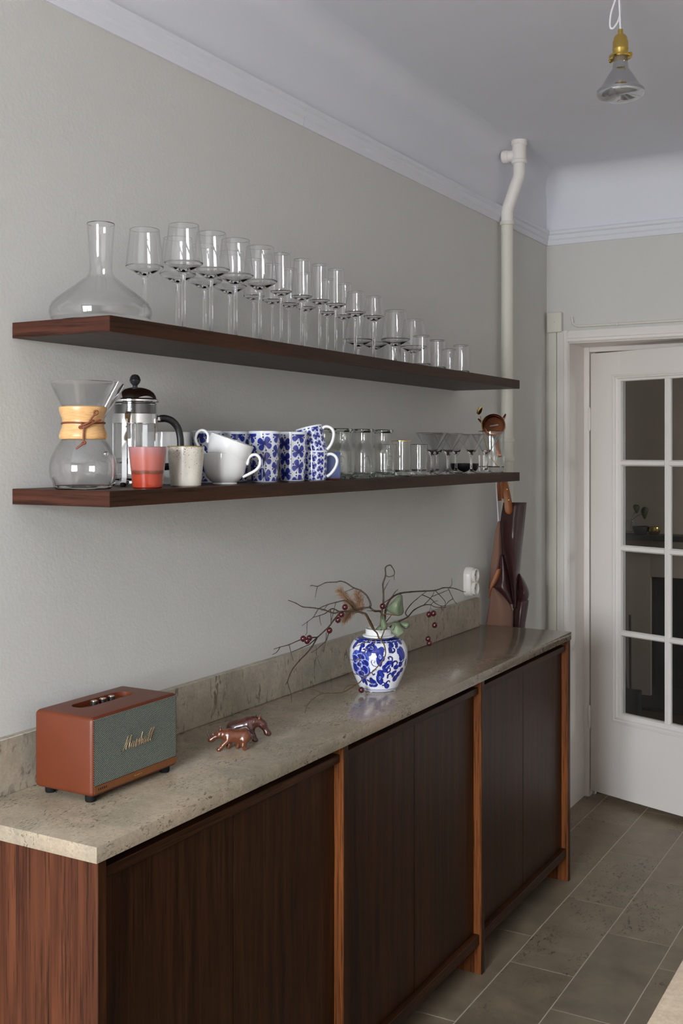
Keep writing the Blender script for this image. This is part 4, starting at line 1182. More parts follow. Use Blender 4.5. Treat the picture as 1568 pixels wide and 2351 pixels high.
# ================================================================== TRACED SHAPES (metres, room coordinates)
BR_LEFT = [
  ([(0.1773, 2.6882, 1.0277), (0.1755, 2.6786, 1.0662), (0.1691, 2.6697, 1.0885), (0.1624, 2.6612, 1.1071), (0.1546, 2.6542, 1.1122), (0.1362, 2.6381, 1.1181), (0.1196, 2.6238, 1.1177), (0.1058, 2.6118, 1.1172), (0.0939, 2.6014, 1.1137), (0.0739, 2.5837, 1.1237), (0.0546, 2.5668, 1.1291), (0.0456, 2.559, 1.1307), (0.029, 2.5446, 1.1336), (0.0158, 2.5325, 1.1437), (-0.0004, 2.518, 1.1526)], 0.0034, 0.001),
  ([(0.1003, 2.6214, 1.1156), (0.0873, 2.6045, 1.1251), (0.076, 2.5886, 1.114), (0.0654, 2.5749, 1.1087), (0.0539, 2.5604, 1.1043)], 0.0018, 0.0009),
  ([(0.0638, 2.5775, 1.1083), (0.0656, 2.5746, 1.0993), (0.0726, 2.5711, 1.0825)], 0.0011, 0.0006),
  ([(0.1055, 2.6243, 1.1161), (0.1016, 2.6144, 1.1087), (0.0958, 2.5981, 1.0949), (0.092, 2.5846, 1.0822), (0.0857, 2.5686, 1.0703), (0.0761, 2.5455, 1.0546), (0.0671, 2.524, 1.0406), (0.0642, 2.5176, 1.0371), (0.0547, 2.4997, 1.0316), (0.0402, 2.472, 1.023)], 0.0024, 0.0009),
  ([(0.0779, 2.5395, 1.0533), (0.0744, 2.5188, 1.0327), (0.0688, 2.4989, 1.0167), (0.0616, 2.4776, 1.0022), (0.0555, 2.4548, 0.9841), (0.0543, 2.4406, 0.9693), (0.0552, 2.4286, 0.955), (0.0628, 2.4218, 0.9416), (0.0737, 2.4152, 0.927), (0.0829, 2.4043, 0.9077)], 0.002, 0.0007),
  ([(0.0524, 2.4329, 0.9539), (0.053, 2.4217, 0.9461)], 0.0012, 0.0006),
  ([(0.0792, 2.5403, 1.0556), (0.0698, 2.5264, 1.0557), (0.0511, 2.4981, 1.0525), (0.0336, 2.4697, 1.0425), (0.0193, 2.4475, 1.0382), (0.0092, 2.4314, 1.034)], 0.0018, 0.0008),
  ([(0.0188, 2.4483, 1.038), (0.0172, 2.4353, 1.0268), (0.0117, 2.4213, 1.0216)], 0.0012, 0.0007),
  ([(0.0342, 2.4686, 1.0427), (0.041, 2.467, 1.0227), (0.0488, 2.4654, 1.0007)], 0.0011, 0.0006),
  ([(0.0846, 2.6009, 1.123), (0.0886, 2.5964, 1.0981), (0.0896, 2.5922, 1.0809)], 0.0014, 0.0008),
  ([(0.0934, 2.6059, 1.127), (0.092, 2.6, 1.1086), (0.0896, 2.5922, 1.0857)], 0.0012, 0.0008),
  ([(0.0966, 2.5732, 1.0699), (0.098, 2.5546, 1.0469), (0.0925, 2.5385, 1.0359), (0.0872, 2.524, 1.0272), (0.0795, 2.5059, 1.0189)], 0.0015, 0.0007),
  ([(0.0882, 2.5224, 1.0275), (0.0877, 2.5193, 1.0152), (0.0969, 2.5191, 0.9928), (0.1033, 2.5195, 0.9794)], 0.001, 0.0005),
  ([(0.0945, 2.5605, 1.0669), (0.0976, 2.553, 1.0471), (0.098, 2.5453, 1.0307), (0.0975, 2.5392, 1.0187)], 0.001, 0.0006),
]
BR_LEFT_BERRIES = [(0.1237, 2.6116, 1.1308), (0.1154, 2.6069, 1.1106), (0.1122, 2.5936, 1.0973), (0.1021, 2.5648, 1.0722), (0.0666, 2.4871, 1.0583), (0.0807, 2.4951, 1.06), (0.0809, 2.4837, 1.0542)]
BR_ARCH = [
  ([(0.1877, 2.6941, 1.0337), (0.1878, 2.7018, 1.0687), (0.1876, 2.7073, 1.0946), (0.183, 2.7083, 1.111), (0.1668, 2.7027, 1.1121), (0.1538, 2.6988, 1.1218), (0.1554, 2.701, 1.1275), (0.1524, 2.7015, 1.1376), (0.1459, 2.7007, 1.1494), (0.1398, 2.6993, 1.1569), (0.1267, 2.6953, 1.167), (0.1079, 2.689, 1.1742), (0.0945, 2.6848, 1.1832), (0.0842, 2.6815, 1.189), (0.0713, 2.6771, 1.1919), (0.0613, 2.6736, 1.1892), (0.0455, 2.668, 1.1885), (0.0314, 2.663, 1.1866), (0.01, 2.6559, 1.1763), (-0.0053, 2.6505, 1.1784), (-0.0173, 2.6464, 1.1728)], 0.0034, 0.0009),
  ([(0.0073, 2.6604, 1.1756), (0.0051, 2.6592, 1.167), (0.0014, 2.6571, 1.1437)], 0.0012, 0.0007),
  ([(0.1055, 2.6934, 1.172), (0.0833, 2.6807, 1.1622)], 0.0011, 0.0006),
  ([(0.1589, 2.6892, 1.1233), (0.1379, 2.6773, 1.1214), (0.1222, 2.6683, 1.1169), (0.1169, 2.6653, 1.125), (0.1064, 2.6593, 1.1371), (0.097, 2.654, 1.1419), (0.0771, 2.6426, 1.1371), (0.0577, 2.6316, 1.131), (0.0369, 2.6197, 1.1201), (0.0298, 2.6157, 1.1093), (0.0221, 2.6113, 1.0953), (0.0088, 2.6038, 1.0832), (-0.0048, 2.596, 1.0722)], 0.0022, 0.0008),
  ([(0.0771, 2.6426, 1.1371), (0.0734, 2.6405, 1.1214)], 0.001, 0.0006),
  ([(0.0577, 2.6316, 1.131), (0.0487, 2.6265, 1.1182), (0.0414, 2.6223, 1.1129)], 0.001, 0.0006),
  ([(0.1898, 2.6953, 1.1131), (0.1834, 2.6715, 1.1169), (0.1753, 2.641, 1.1213)], 0.0012, 0.0006),
  ([(0.014, 2.5952, 1.0847), (0.0347, 2.558, 1.0766), (0.056, 2.5232, 1.0691), (0.0664, 2.4984, 1.0653)], 0.0007, 0.0006),
]
BR_ARCH_BERRIES = []
BR_TALL = [
  ([(0.1888, 2.6947, 1.0277), (0.1905, 2.694, 1.07), (0.1931, 2.6942, 1.1003), (0.1944, 2.6943, 1.1152), (0.198, 2.6952, 1.1432), (0.1984, 2.6944, 1.1692), (0.1977, 2.6931, 1.1897), (0.2044, 2.6959, 1.2132), (0.2048, 2.6952, 1.2355), (0.2154, 2.7007, 1.2423), (0.2208, 2.7034, 1.2374), (0.2267, 2.7062, 1.2249), (0.2254, 2.705, 1.2146), (0.2141, 2.698, 1.2101), (0.207, 2.6936, 1.2136)], 0.003, 0.001),
  ([(0.2257, 2.7043, 1.2147), (0.2273, 2.7052, 1.201)], 0.001, 0.0006),
  ([(0.2007, 2.69, 1.1698), (0.2101, 2.6954, 1.1902), (0.2163, 2.6989, 1.2027)], 0.0012, 0.0006),
  ([(0.2007, 2.69, 1.138), (0.2244, 2.6884, 1.1535), (0.2396, 2.6847, 1.1709), (0.2497, 2.6834, 1.1796)], 0.0014, 0.0007),
]
BR_TALL_BERRIES = [(0.2084, 2.6714, 1.1318)]
BR_RIGHT = [
  ([(0.194, 2.6977, 1.0277), (0.1774, 2.7427, 1.0818), (0.1704, 2.7615, 1.105), (0.1684, 2.7789, 1.1233), (0.1726, 2.8018, 1.1403), (0.184, 2.8297, 1.1483), (0.1998, 2.8637, 1.1495), (0.2214, 2.909, 1.1482), (0.2393, 2.9458, 1.1472), (0.2524, 2.9739, 1.1525), (0.2632, 2.9955, 1.1512), (0.2743, 3.018, 1.146), (0.2853, 3.0414, 1.1363), (0.2907, 3.0519, 1.1351)], 0.0034, 0.0009),
  ([(0.2658, 2.9802, 1.1515), (0.2781, 2.9872, 1.1206), (0.2881, 2.993, 1.1045)], 0.0013, 0.0007),
  ([(0.2781, 2.9872, 1.1206), (0.2709, 2.9718, 1.1136), (0.2668, 2.9576, 1.1022), (0.2637, 2.9445, 1.0908)], 0.0012, 0.0006),
  ([(0.2658, 2.9802, 1.1515), (0.2747, 2.9853, 1.1611), (0.2747, 2.9853, 1.1817)], 0.001, 0.0005),
  ([(0.2532, 2.9156, 1.1514), (0.2775, 2.9294, 1.1209), (0.2775, 2.9294, 1.1064)], 0.0013, 0.0007),
  ([(0.1961, 2.6989, 1.0337), (0.2007, 2.7321, 1.0656), (0.2134, 2.7608, 1.0787), (0.2268, 2.7889, 1.0892), (0.2353, 2.8135, 1.1064), (0.2505, 2.8438, 1.1168), (0.2627, 2.8654, 1.1161), (0.2699, 2.8795, 1.1087), (0.289, 2.9129, 1.1049)], 0.0026, 0.0009),
  ([(0.2544, 2.8357, 1.118), (0.2691, 2.8576, 1.1407), (0.2743, 2.87, 1.1608)], 0.0013, 0.0006),
  ([(0.2656, 2.8651, 1.1396), (0.2791, 2.9105, 1.1478), (0.2863, 2.9344, 1.1525)], 0.0011, 0.0007),
  ([(0.2325, 2.7772, 1.0912), (0.2255, 2.7777, 1.1028), (0.2348, 2.792, 1.1238), (0.246, 2.8055, 1.1377), (0.2573, 2.8189, 1.15), (0.2694, 2.8327, 1.1614)], 0.0018, 0.0007),
  ([(0.2547, 2.8243, 1.1492), (0.2702, 2.8493, 1.1361), (0.2772, 2.8637, 1.1224), (0.2878, 2.8807, 1.113), (0.2973, 2.8946, 1.1132)], 0.0015, 0.0008),
  ([(0.2889, 2.8783, 1.1134), (0.2906, 2.8793, 1.0988), (0.2862, 2.8768, 1.0897)], 0.001, 0.0005),
  ([(0.2889, 2.8783, 1.1134), (0.2949, 2.8817, 1.0972)], 0.0009, 0.0005),
  ([(0.207, 2.6936, 1.0858), (0.2179, 2.6933, 1.0986), (0.2261, 2.693, 1.1089)], 0.0014, 0.0008),
  ([(0.2635, 2.8638, 1.1164), (0.2624, 2.8632, 1.1059), (0.2588, 2.8612, 1.0972)], 0.0006, 0.0005),
  ([(0.2624, 2.8632, 1.1059), (0.2704, 2.8678, 1.0997)], 0.0005, 0.0005),
  ([(0.2704, 2.8678, 1.0947), (0.2721, 2.8688, 1.0772), (0.2732, 2.8694, 1.0647)], 0.00028, 0.00028),
  ([(0.2588, 2.8612, 1.0872), (0.2575, 2.8604, 1.0522), (0.2569, 2.8601, 1.0248)], 0.00028, 0.00028),
  ([(0.2635, 2.8638, 1.1164), (0.271, 2.8682, 1.1246), (0.2819, 2.8743, 1.1283)], 0.001, 0.0006),
]
BR_RIGHT_BERRIES = [(0.2588, 2.8612, 1.0888), (0.2704, 2.8678, 1.0915), (0.2732, 2.8694, 1.058), (0.2569, 2.8601, 1.0186), (0.262, 2.8573, 1.007)]
BR_FRONT = [
  ([(0.1569, 2.6651, 1.1098), (0.1679, 2.6598, 1.0969), (0.1954, 2.6352, 1.0765), (0.2154, 2.6236, 1.0665), (0.2275, 2.6132, 1.0552), (0.2423, 2.6101, 1.0438), (0.2491, 2.6083, 1.0273), (0.2514, 2.6038, 1.0119), (0.2418, 2.5984, 0.9945), (0.2247, 2.5886, 0.9713), (0.2063, 2.5724, 0.9563), (0.1972, 2.5614, 0.9428), (0.1954, 2.5432, 0.9395), (0.1864, 2.4977, 0.9292), (0.1719, 2.478, 0.9275), (0.1577, 2.4354, 0.9323), (0.1537, 2.3986, 0.9279), (0.1523, 2.369, 0.9154), (0.1592, 2.3441, 0.9021)], 0.0024, 0.0008),
  ([(0.2321, 2.6043, 1.0555), (0.2155, 2.5948, 1.052), (0.1992, 2.5856, 1.0438), (0.1852, 2.5776, 1.038), (0.1748, 2.5717, 1.0315), (0.1742, 2.5713, 1.0206)], 0.0012, 0.0006),
  ([(0.2271, 2.5957, 1.0529), (0.2157, 2.5881, 1.0344), (0.2024, 2.5795, 1.0218), (0.1914, 2.5721, 1.0034), (0.1917, 2.5716, 0.9907), (0.1979, 2.5739, 0.9654), (0.2025, 2.576, 0.9551)], 0.0012, 0.0008),
  ([(0.1924, 2.5702, 1.0038), (0.1831, 2.5649, 1.0003), (0.168, 2.5563, 1.0007)], 0.0011, 0.0006),
  ([(0.2049, 2.5716, 0.9584), (0.1883, 2.55, 0.9659), (0.1778, 2.5363, 0.9705), (0.1655, 2.5204, 0.9693)], 0.0011, 0.0005),
  ([(0.2049, 2.5716, 0.9538), (0.217, 2.5784, 0.9422), (0.225, 2.583, 0.9352), (0.223, 2.5819, 0.9283)], 0.001, 0.0005),
  ([(0.1577, 2.4354, 0.9323), (0.143, 2.42, 0.9433), (0.1327, 2.4096, 0.9463)], 0.0014, 0.0007),
  ([(0.1979, 2.5388, 0.9405), (0.188, 2.5164, 0.9413), (0.1837, 2.5008, 0.9335), (0.1864, 2.4977, 0.9292)], 0.0011, 0.0007),
]
BR_FRONT_BERRIES = [(0.1842, 2.5943, 0.9148)]
LEAVES = [[[(0.2529, 2.6852, 1.1648), (0.2586, 2.6827, 1.1664), (0.2598, 2.6891, 1.1619)], [(0.2401, 2.6779, 1.15), (0.2611, 2.6668, 1.1567), (0.2606, 2.6896, 1.1481)], [(0.2298, 2.6721, 1.1382), (0.2582, 2.6595, 1.1417), (0.2615, 2.6901, 1.1343)], [(0.2175, 2.6766, 1.124), (0.2526, 2.662, 1.1234), (0.2587, 2.7, 1.119)], [(0.2252, 2.681, 1.1151), (0.2514, 2.6729, 1.1121), (0.257, 2.6991, 1.1121)], [(0.2441, 2.6917, 1.1072), (0.2529, 2.6852, 1.1081), (0.2527, 2.6966, 1.1072)]], [[(0.2439, 2.7031, 1.1612), (0.2457, 2.7041, 1.1632), (0.2474, 2.7051, 1.1636)], [(0.2448, 2.7036, 1.1533), (0.2502, 2.7009, 1.1579), (0.2508, 2.7071, 1.1563)], [(0.2483, 2.7056, 1.1483), (0.2505, 2.7046, 1.1492), (0.251, 2.7072, 1.1497)]], [[(0.211, 2.6613, 1.1087), (0.2159, 2.6584, 1.1104), (0.2161, 2.6643, 1.1087)], [(0.2122, 2.6505, 1.0944), (0.2236, 2.6455, 1.0979), (0.2258, 2.6583, 1.0944)], [(0.2177, 2.6421, 1.0803), (0.2308, 2.6381, 1.0839), (0.2338, 2.6513, 1.0833)], [(0.2185, 2.6426, 1.0725), (0.2285, 2.6425, 1.0723), (0.233, 2.6509, 1.0754)]], [[(0.2602, 2.6664, 1.094), (0.265, 2.6633, 1.0909), (0.2611, 2.6668, 1.0862)], [(0.2718, 2.6672, 1.0938), (0.2771, 2.6587, 1.0886), (0.2701, 2.6662, 1.0811)], [(0.2859, 2.6695, 1.0946), (0.2895, 2.66, 1.0874), (0.2808, 2.6666, 1.0761)], [(0.2888, 2.6769, 1.0909), (0.291, 2.6724, 1.0858), (0.2854, 2.6749, 1.0782)]], [[(0.2469, 2.6473, 1.0917), (0.2576, 2.6476, 1.0963), (0.2656, 2.6579, 1.0956)], [(0.2577, 2.6304, 1.0851), (0.274, 2.6282, 1.0886), (0.2796, 2.6429, 1.0851)], [(0.2583, 2.625, 1.0743), (0.2763, 2.6237, 1.074), (0.2886, 2.6422, 1.0762)], [(0.2673, 2.6244, 1.0674), (0.2796, 2.6256, 1.0653), (0.2874, 2.6358, 1.0693)], [(0.274, 2.6282, 1.0597), (0.2765, 2.6296, 1.0593), (0.279, 2.631, 1.0606)]], [[(0.2575, 2.6245, 1.0782), (0.256, 2.6294, 1.0851), (0.2594, 2.6314, 1.0909)], [(0.2654, 2.6175, 1.0778), (0.2679, 2.6189, 1.0856), (0.269, 2.6253, 1.0915)], [(0.2673, 2.6244, 1.0838), (0.269, 2.6253, 1.0877), (0.2675, 2.6303, 1.0898)]], [[(0.1939, 2.6516, 1.0693), (0.1973, 2.6535, 1.0722), (0.2007, 2.6555, 1.0771)], [(0.2037, 2.6457, 1.0699), (0.2094, 2.6432, 1.0736), (0.2105, 2.6495, 1.0807)], [(0.2168, 2.6417, 1.0719), (0.2177, 2.6421, 1.0735), (0.2182, 2.6424, 1.0803)]]]
APRON = {'front_panel': [[(0.0445, 3.9935, 1.3594), (0.0796, 3.9751, 1.3609), (0.1098, 3.9732, 1.3617), (0.1177, 4.0467, 1.3589)], [(0.0356, 3.9884, 1.2929), (0.0742, 3.9644, 1.2954), (0.1067, 3.9599, 1.2966), (0.1122, 4.0436, 1.2923)], [(0.0351, 3.9882, 1.2386), (0.0749, 3.9571, 1.2421), (0.1072, 3.9487, 1.2439), (0.1075, 4.0409, 1.2379)], [(0.0391, 3.9904, 1.1844), (0.0761, 3.9578, 1.1885), (0.1056, 3.9477, 1.1905), (0.1023, 4.0379, 1.1835)], [(0.0469, 3.9949, 1.1301), (0.0777, 3.9664, 1.1341), (0.1022, 3.9573, 1.1361), (0.0978, 4.0354, 1.1291)], [(0.0563, 4.0002, 1.0759), (0.0831, 3.9694, 1.0804), (0.1032, 3.9579, 1.0827), (0.0938, 4.0331, 1.0747)], [(0.0658, 4.0056, 1.0216), (0.0862, 3.9789, 1.0258), (0.1012, 3.9682, 1.0279), (0.0905, 4.0312, 1.0204)], [(0.0747, 4.0107, 0.9674), (0.0889, 3.9881, 0.9711), (0.0987, 3.9783, 0.9729), (0.0867, 4.029, 0.966)], [(0.0766, 4.0118, 0.9511), (0.0876, 3.995, 0.9539), (0.0952, 3.9879, 0.9554), (0.0858, 4.0285, 0.9497)]], 'inner_panel': [[(0.0361, 3.96, 1.2891), (0.0394, 3.9588, 1.2892), (0.0424, 3.9589, 1.2893), (0.0402, 3.9738, 1.2884)], [(0.0256, 3.954, 1.2405), (0.0333, 3.9537, 1.2408), (0.0406, 3.9556, 1.241), (0.0425, 3.9751, 1.2398)], [(0.0197, 3.9506, 1.1866), (0.031, 3.9494, 1.1872), (0.0416, 3.9516, 1.1874), (0.0453, 3.9767, 1.1857)], [(0.0139, 3.9473, 1.1461), (0.0269, 3.947, 1.1468), (0.0394, 3.9503, 1.1471), (0.0453, 3.9767, 1.1452)], [(0.0104, 3.9453, 1.1057), (0.0224, 3.9444, 1.1064), (0.0337, 3.9471, 1.1067), (0.0383, 3.9727, 1.1046)], [(0.008, 3.944, 1.0652), (0.0172, 3.9415, 1.066), (0.0256, 3.9424, 1.0664), (0.0266, 3.966, 1.0641)], [(0.005, 3.9422, 1.0302), (0.0123, 3.9387, 1.031), (0.0186, 3.9385, 1.0314), (0.0172, 3.9607, 1.0289)]], 'skirt_fold': [[(0.048, 3.9552, 1.1605), (0.0523, 3.9531, 1.1609), (0.056, 3.9529, 1.1611), (0.0537, 3.97, 1.1596)], [(0.0415, 3.9515, 1.1067), (0.0534, 3.9468, 1.1078), (0.0641, 3.9471, 1.1083), (0.0654, 3.9766, 1.1057)], [(0.0345, 3.9475, 1.0664), (0.0519, 3.9421, 1.0679), (0.0676, 3.9434, 1.0687), (0.0725, 3.9807, 1.0652)], [(0.0277, 3.9379, 1.0374), (0.0491, 3.9347, 1.039), (0.069, 3.9384, 1.0399), (0.079, 3.9786, 1.0362)], [(0.0499, 3.9505, 1.0105), (0.0656, 3.9441, 1.0123), (0.0796, 3.9444, 1.0131), (0.0825, 3.9806, 1.0092)], [(0.0802, 3.9678, 0.9729), (0.0858, 3.9633, 0.9738), (0.0904, 3.9621, 0.9743), (0.0871, 3.9833, 0.9715)]], 'suede_lining': [[(0.0252, 3.9192, 1.0371), (0.0293, 3.9185, 1.0374), (0.0332, 3.9191, 1.0376), (0.0319, 3.9345, 1.0359)], [(0.0217, 3.9172, 1.0098), (0.0369, 3.9167, 1.0108), (0.0514, 3.9203, 1.0114), (0.0587, 3.9498, 1.0085)], [(0.0177, 3.915, 0.9803), (0.0425, 3.9137, 0.9822), (0.0661, 3.9195, 0.9831), (0.0802, 3.962, 0.979)], [(0.0135, 3.9126, 0.9482), (0.0442, 3.9108, 0.9506), (0.0732, 3.9178, 0.9518), (0.0914, 3.9684, 0.9468)], [(0.0093, 3.9102, 0.9161), (0.0417, 3.9094, 0.9186), (0.0725, 3.9174, 0.9199), (0.0928, 3.9692, 0.9146)], [(0.0047, 3.9075, 0.884), (0.038, 3.9073, 0.8866), (0.0699, 3.9159, 0.888), (0.0914, 3.9684, 0.8823)], [(-0.0004, 3.9046, 0.7876), (0.0344, 3.9053, 0.7906), (0.0679, 3.9148, 0.7921), (0.0914, 3.9684, 0.7857)], [(-0.0051, 3.902, 0.6537), (0.0305, 3.9031, 0.6573), (0.0647, 3.913, 0.6591), (0.089, 3.9671, 0.6515)]], 'side_flap': [[(0.0964, 4.0231, 1.084), (0.0983, 4.0211, 1.0843), (0.0999, 4.0204, 1.0845), (0.0962, 4.0344, 1.0829)], [(0.0952, 4.0224, 1.0488), (0.1068, 4.0136, 1.0503), (0.1164, 4.0114, 1.0511), (0.1146, 4.0449, 1.0476)], [(0.094, 4.0217, 1.0108), (0.1117, 4.0088, 1.0133), (0.1265, 4.0057, 1.0146), (0.1259, 4.0514, 1.0095)], [(0.0912, 4.0201, 0.9782), (0.1057, 4.013, 0.98), (0.1184, 4.0126, 0.9809), (0.1203, 4.0482, 0.9769)]], 'lower_fold': [[(0.0864, 4.0116, 0.983), (0.1043, 4.0064, 0.9848), (0.1206, 4.0081, 0.9857), (0.1267, 4.0461, 0.9816)], [(0.0793, 4.0076, 0.941), (0.1003, 3.9965, 0.9439), (0.1185, 3.9954, 0.9453), (0.122, 4.0434, 0.9395)], [(0.0779, 4.0068, 0.8759), (0.0968, 3.9945, 0.8791), (0.1128, 3.9921, 0.8807), (0.1135, 4.0386, 0.8743)], [(0.076, 4.0057, 0.7784), (0.0948, 3.9934, 0.7821), (0.1106, 3.9909, 0.7839), (0.1112, 4.0372, 0.7766)], [(0.0746, 4.0049, 0.6429), (0.0931, 3.9924, 0.6472), (0.1086, 3.9897, 0.6494), (0.1088, 4.0359, 0.6408)]], 'neck_strap_front': [[(0.062, 3.9574, 1.4539), (0.0646, 3.9574, 1.4539), (0.0671, 3.958, 1.454), (0.0654, 3.9709, 1.4537)], [(0.0633, 3.9409, 1.4114), (0.0702, 3.9418, 1.4115), (0.077, 3.9441, 1.4116), (0.0795, 3.9616, 1.4111)], [(0.0675, 3.9375, 1.3715), (0.0759, 3.9393, 1.3716), (0.0844, 3.9425, 1.3717), (0.0887, 3.9612, 1.3711)], [(0.0712, 3.9397, 1.3314), (0.0798, 3.9415, 1.3315), (0.0885, 3.9449, 1.3316), (0.0932, 3.9637, 1.3308)], [(0.08, 3.9447, 1.3175), (0.0841, 3.9455, 1.3175), (0.0882, 3.9471, 1.3176), (0.0885, 3.961, 1.3169)]], 'neck_strap_back': [[(0.0338, 3.9586, 1.4536), (0.0357, 3.9582, 1.4536), (0.0374, 3.9584, 1.4536), (0.0348, 3.9707, 1.4533)], [(0.0298, 3.9621, 1.4102), (0.0341, 3.9623, 1.4103), (0.0382, 3.9634, 1.4103), (0.0379, 3.9782, 1.4099)], [(0.0243, 3.982, 1.3661), (0.029, 3.9824, 1.3662), (0.0336, 3.9838, 1.3663), (0.0338, 3.9989, 1.3657)]], 'neck_strap_loop': [[(0.0438, 3.9528, 1.4538), (0.0506, 3.9536, 1.4539), (0.0573, 3.9559, 1.4539), (0.0596, 3.9733, 1.4536)], [(0.048, 3.9552, 1.4161), (0.0529, 3.955, 1.4162), (0.0576, 3.9561, 1.4163), (0.0575, 3.9721, 1.4158)], [(0.0502, 3.9622, 1.3756), (0.0527, 3.9613, 1.3756), (0.0549, 3.9614, 1.3757), (0.0523, 3.975, 1.3751)]], 'waist_strap': [[(0.047, 3.9201, 1.1099), (0.0514, 3.9211, 1.1101), (0.0558, 3.9228, 1.1101), (0.0563, 3.9369, 1.1089)], [(0.0382, 3.9151, 1.0859), (0.0442, 3.9162, 1.0861), (0.0501, 3.9184, 1.0862), (0.0519, 3.9344, 1.0848)], [(0.0254, 3.9078, 1.0512), (0.0309, 3.9086, 1.0514), (0.0362, 3.9105, 1.0515), (0.0373, 3.9261, 1.05)], [(0.022, 3.9059, 1.0298), (0.024, 3.9055, 1.03), (0.0259, 3.9058, 1.0301), (0.0233, 3.9181, 1.0285)], [(0.0187, 3.904, 1.0004), (0.0198, 3.9039, 1.0005), (0.0208, 3.9041, 1.0005), (0.0177, 3.915, 0.9991)]]}
APRON_CORD = [(0.0286, 3.9557, 1.4536), (0.0289, 3.9616, 1.4021), (0.0319, 3.9633, 1.3481), (0.0368, 3.9604, 1.2823)]
HOOK = (0.0535, 3.9526, 1.4552)
PLUME_STEM = [(0.1768, 2.6994, 1.032), (0.1553, 2.6987, 1.0848), (0.1273, 2.6942, 1.1051), (0.1055, 2.6934, 1.1183), (0.0882, 2.6893, 1.1384), (0.0667, 2.6827, 1.1634)]
PLUME_AXES = [[(0.1273, 2.6942, 1.1051), (0.1055, 2.6934, 1.1183), (0.0882, 2.6893, 1.1384), (0.0667, 2.6827, 1.1634)], [(0.1273, 2.6942, 1.1051), (0.1204, 2.7018, 1.1244), (0.1137, 2.7038, 1.1543)], [(0.1104, 2.6846, 1.1136), (0.0977, 2.6774, 1.0991), (0.0871, 2.6714, 1.0893)]]
# ================================================================== ON THE WORKTOP
def apply_mods(o):
    dg = bpy.context.evaluated_depsgraph_get()
    me = bpy.data.meshes.new_from_object(o.evaluated_get(dg))
    o.modifiers.clear()
    o.data = me
    return o

# ---- retro radio speaker
rx0, rx1, ry0, ry1, rz0, rz1 = 0.040, 0.1895, 1.5445, 1.7985, 0.0115, 0.160
def leather():
    g = NT('brown_leatherette')
    v = g.coord()
    n = g.noise(v, 900, 3, 0.6)
    c = g.mix(g.noise(v, 18, 3), S(88, 38, 16), S(102, 46, 21))
    g.set(Base_Color=c, Roughness=0.42, Specular_IOR_Level=0.45)
    g.bump(n, 0.35, 0.0005)
    return g.m
M_LEATH = leather()
sp_ = thing('bluetooth_speaker', (0, 0, TOP), 'brown leather-covered retro speaker with black and white grille and script logo', 'speaker')
body = bm_obj('cabinet', bm_box(rx0, rx1, ry0, ry1, rz0, rz1, 0.0095, 5), M_LEATH, sp_, 40)
def cutter(bm):
    me = bpy.data.meshes.new('cut'); bmesh.ops.recalc_face_normals(bm, faces=bm.faces); bm.to_mesh(me); bm.free()
    o = bpy.data.objects.new('cut', me); link(o, sp_)
    return o
c1 = cutter(bm_box(rx1 - 0.004, rx1 + 0.02, ry0 + 0.0045, ry1 - 0.0045, rz0 + 0.0045, rz1 - 0.0045))
bmp = bmesh.new()
pcx, pcy, pr, ph = 0.098, (ry0 + ry1) / 2 + 0.002, 0.021, 0.078
pts2 = [(pcx + pr * math.cos(a), pcy + (ph - pr) + pr * math.sin(a)) for a in [PI * k / 16 for k in range(17)]] + [(pcx + pr * math.cos(a), pcy - (ph - pr) + pr * math.sin(a)) for a in [PI + PI * k / 16 for k in range(17)]]
lo = [bmp.verts.new((x, y, rz1 - 0.012)) for x, y in pts2]; hi = [bmp.verts.new((x, y, rz1 + 0.02)) for x, y in pts2]
bmp.faces.new(lo); bmp.faces.new(hi[::-1])
for i in range(len(lo)):
    j = (i + 1) % len(lo); bmp.faces.new([lo[i], lo[j], hi[j], hi[i]])
c2 = cutter(bmp)
for c in (c1, c2):
    md = body.modifiers.new('cut', 'BOOLEAN'); md.operation = 'DIFFERENCE'; md.object = c; md.solver = 'EXACT'
bpy.context.view_layer.update()
apply_mods(body)
body.data.polygons.foreach_set('use_smooth', [True] * len(body.data.polygons)); body.data.set_sharp_from_angle(angle=math.radians(35))
for c in (c1, c2): bpy.data.objects.remove(c, do_unlink=True)
def grille():
    g = NT('woven_speaker_grille')
    v = g.coord()
    sep = g.n('ShaderNodeSeparateXYZ'); g.l(v, sep.inputs[0])
    cmb = g.n('ShaderNodeCombineXYZ'); g.l(sep.outputs['Y'], cmb.inputs[0]); g.l(sep.outputs['Z'], cmb.inputs[1])
    b = g.n('ShaderNodeTexBrick')
    g.l(cmb.outputs[0], b.inputs['Vector'])
    b.offset = 0.5
    b.inputs['Color1'].default_value = S(196, 206, 192); b.inputs['Color2'].default_value = S(168, 186, 172)
    b.inputs['Mortar'].default_value = (0.006, 0.008, 0.007, 1)
    b.inputs['Scale'].default_value = 1.0
    b.inputs['Mortar Size'].default_value = 0.00078
    b.inputs['Mortar Smooth'].default_value = 0.3
    b.inputs['Brick Width'].default_value = 0.0043
    b.inputs['Row Height'].default_value = 0.0021
    g.set(Base_Color=b.outputs['Color'], Roughness=0.7)
    g.bump(b.outputs['Fac'], -0.4, 0.0005)
    return g.m
box('grille_cloth', rx1 - 0.0065, rx1 - 0.0015, ry0 + 0.0055, ry1 - 0.0055, rz0 + 0.0200, rz1 - 0.0055, grille(), sp_)
bp = box('bottom_strip', rx1 - 0.0065, rx1 - 0.0005, ry0 + 0.0055, ry1 - 0.0055, rz0 + 0.0055, rz0 + 0.0195, plain('bronze_strip', S(126, 78, 44), 0.35, 0.35), sp_)
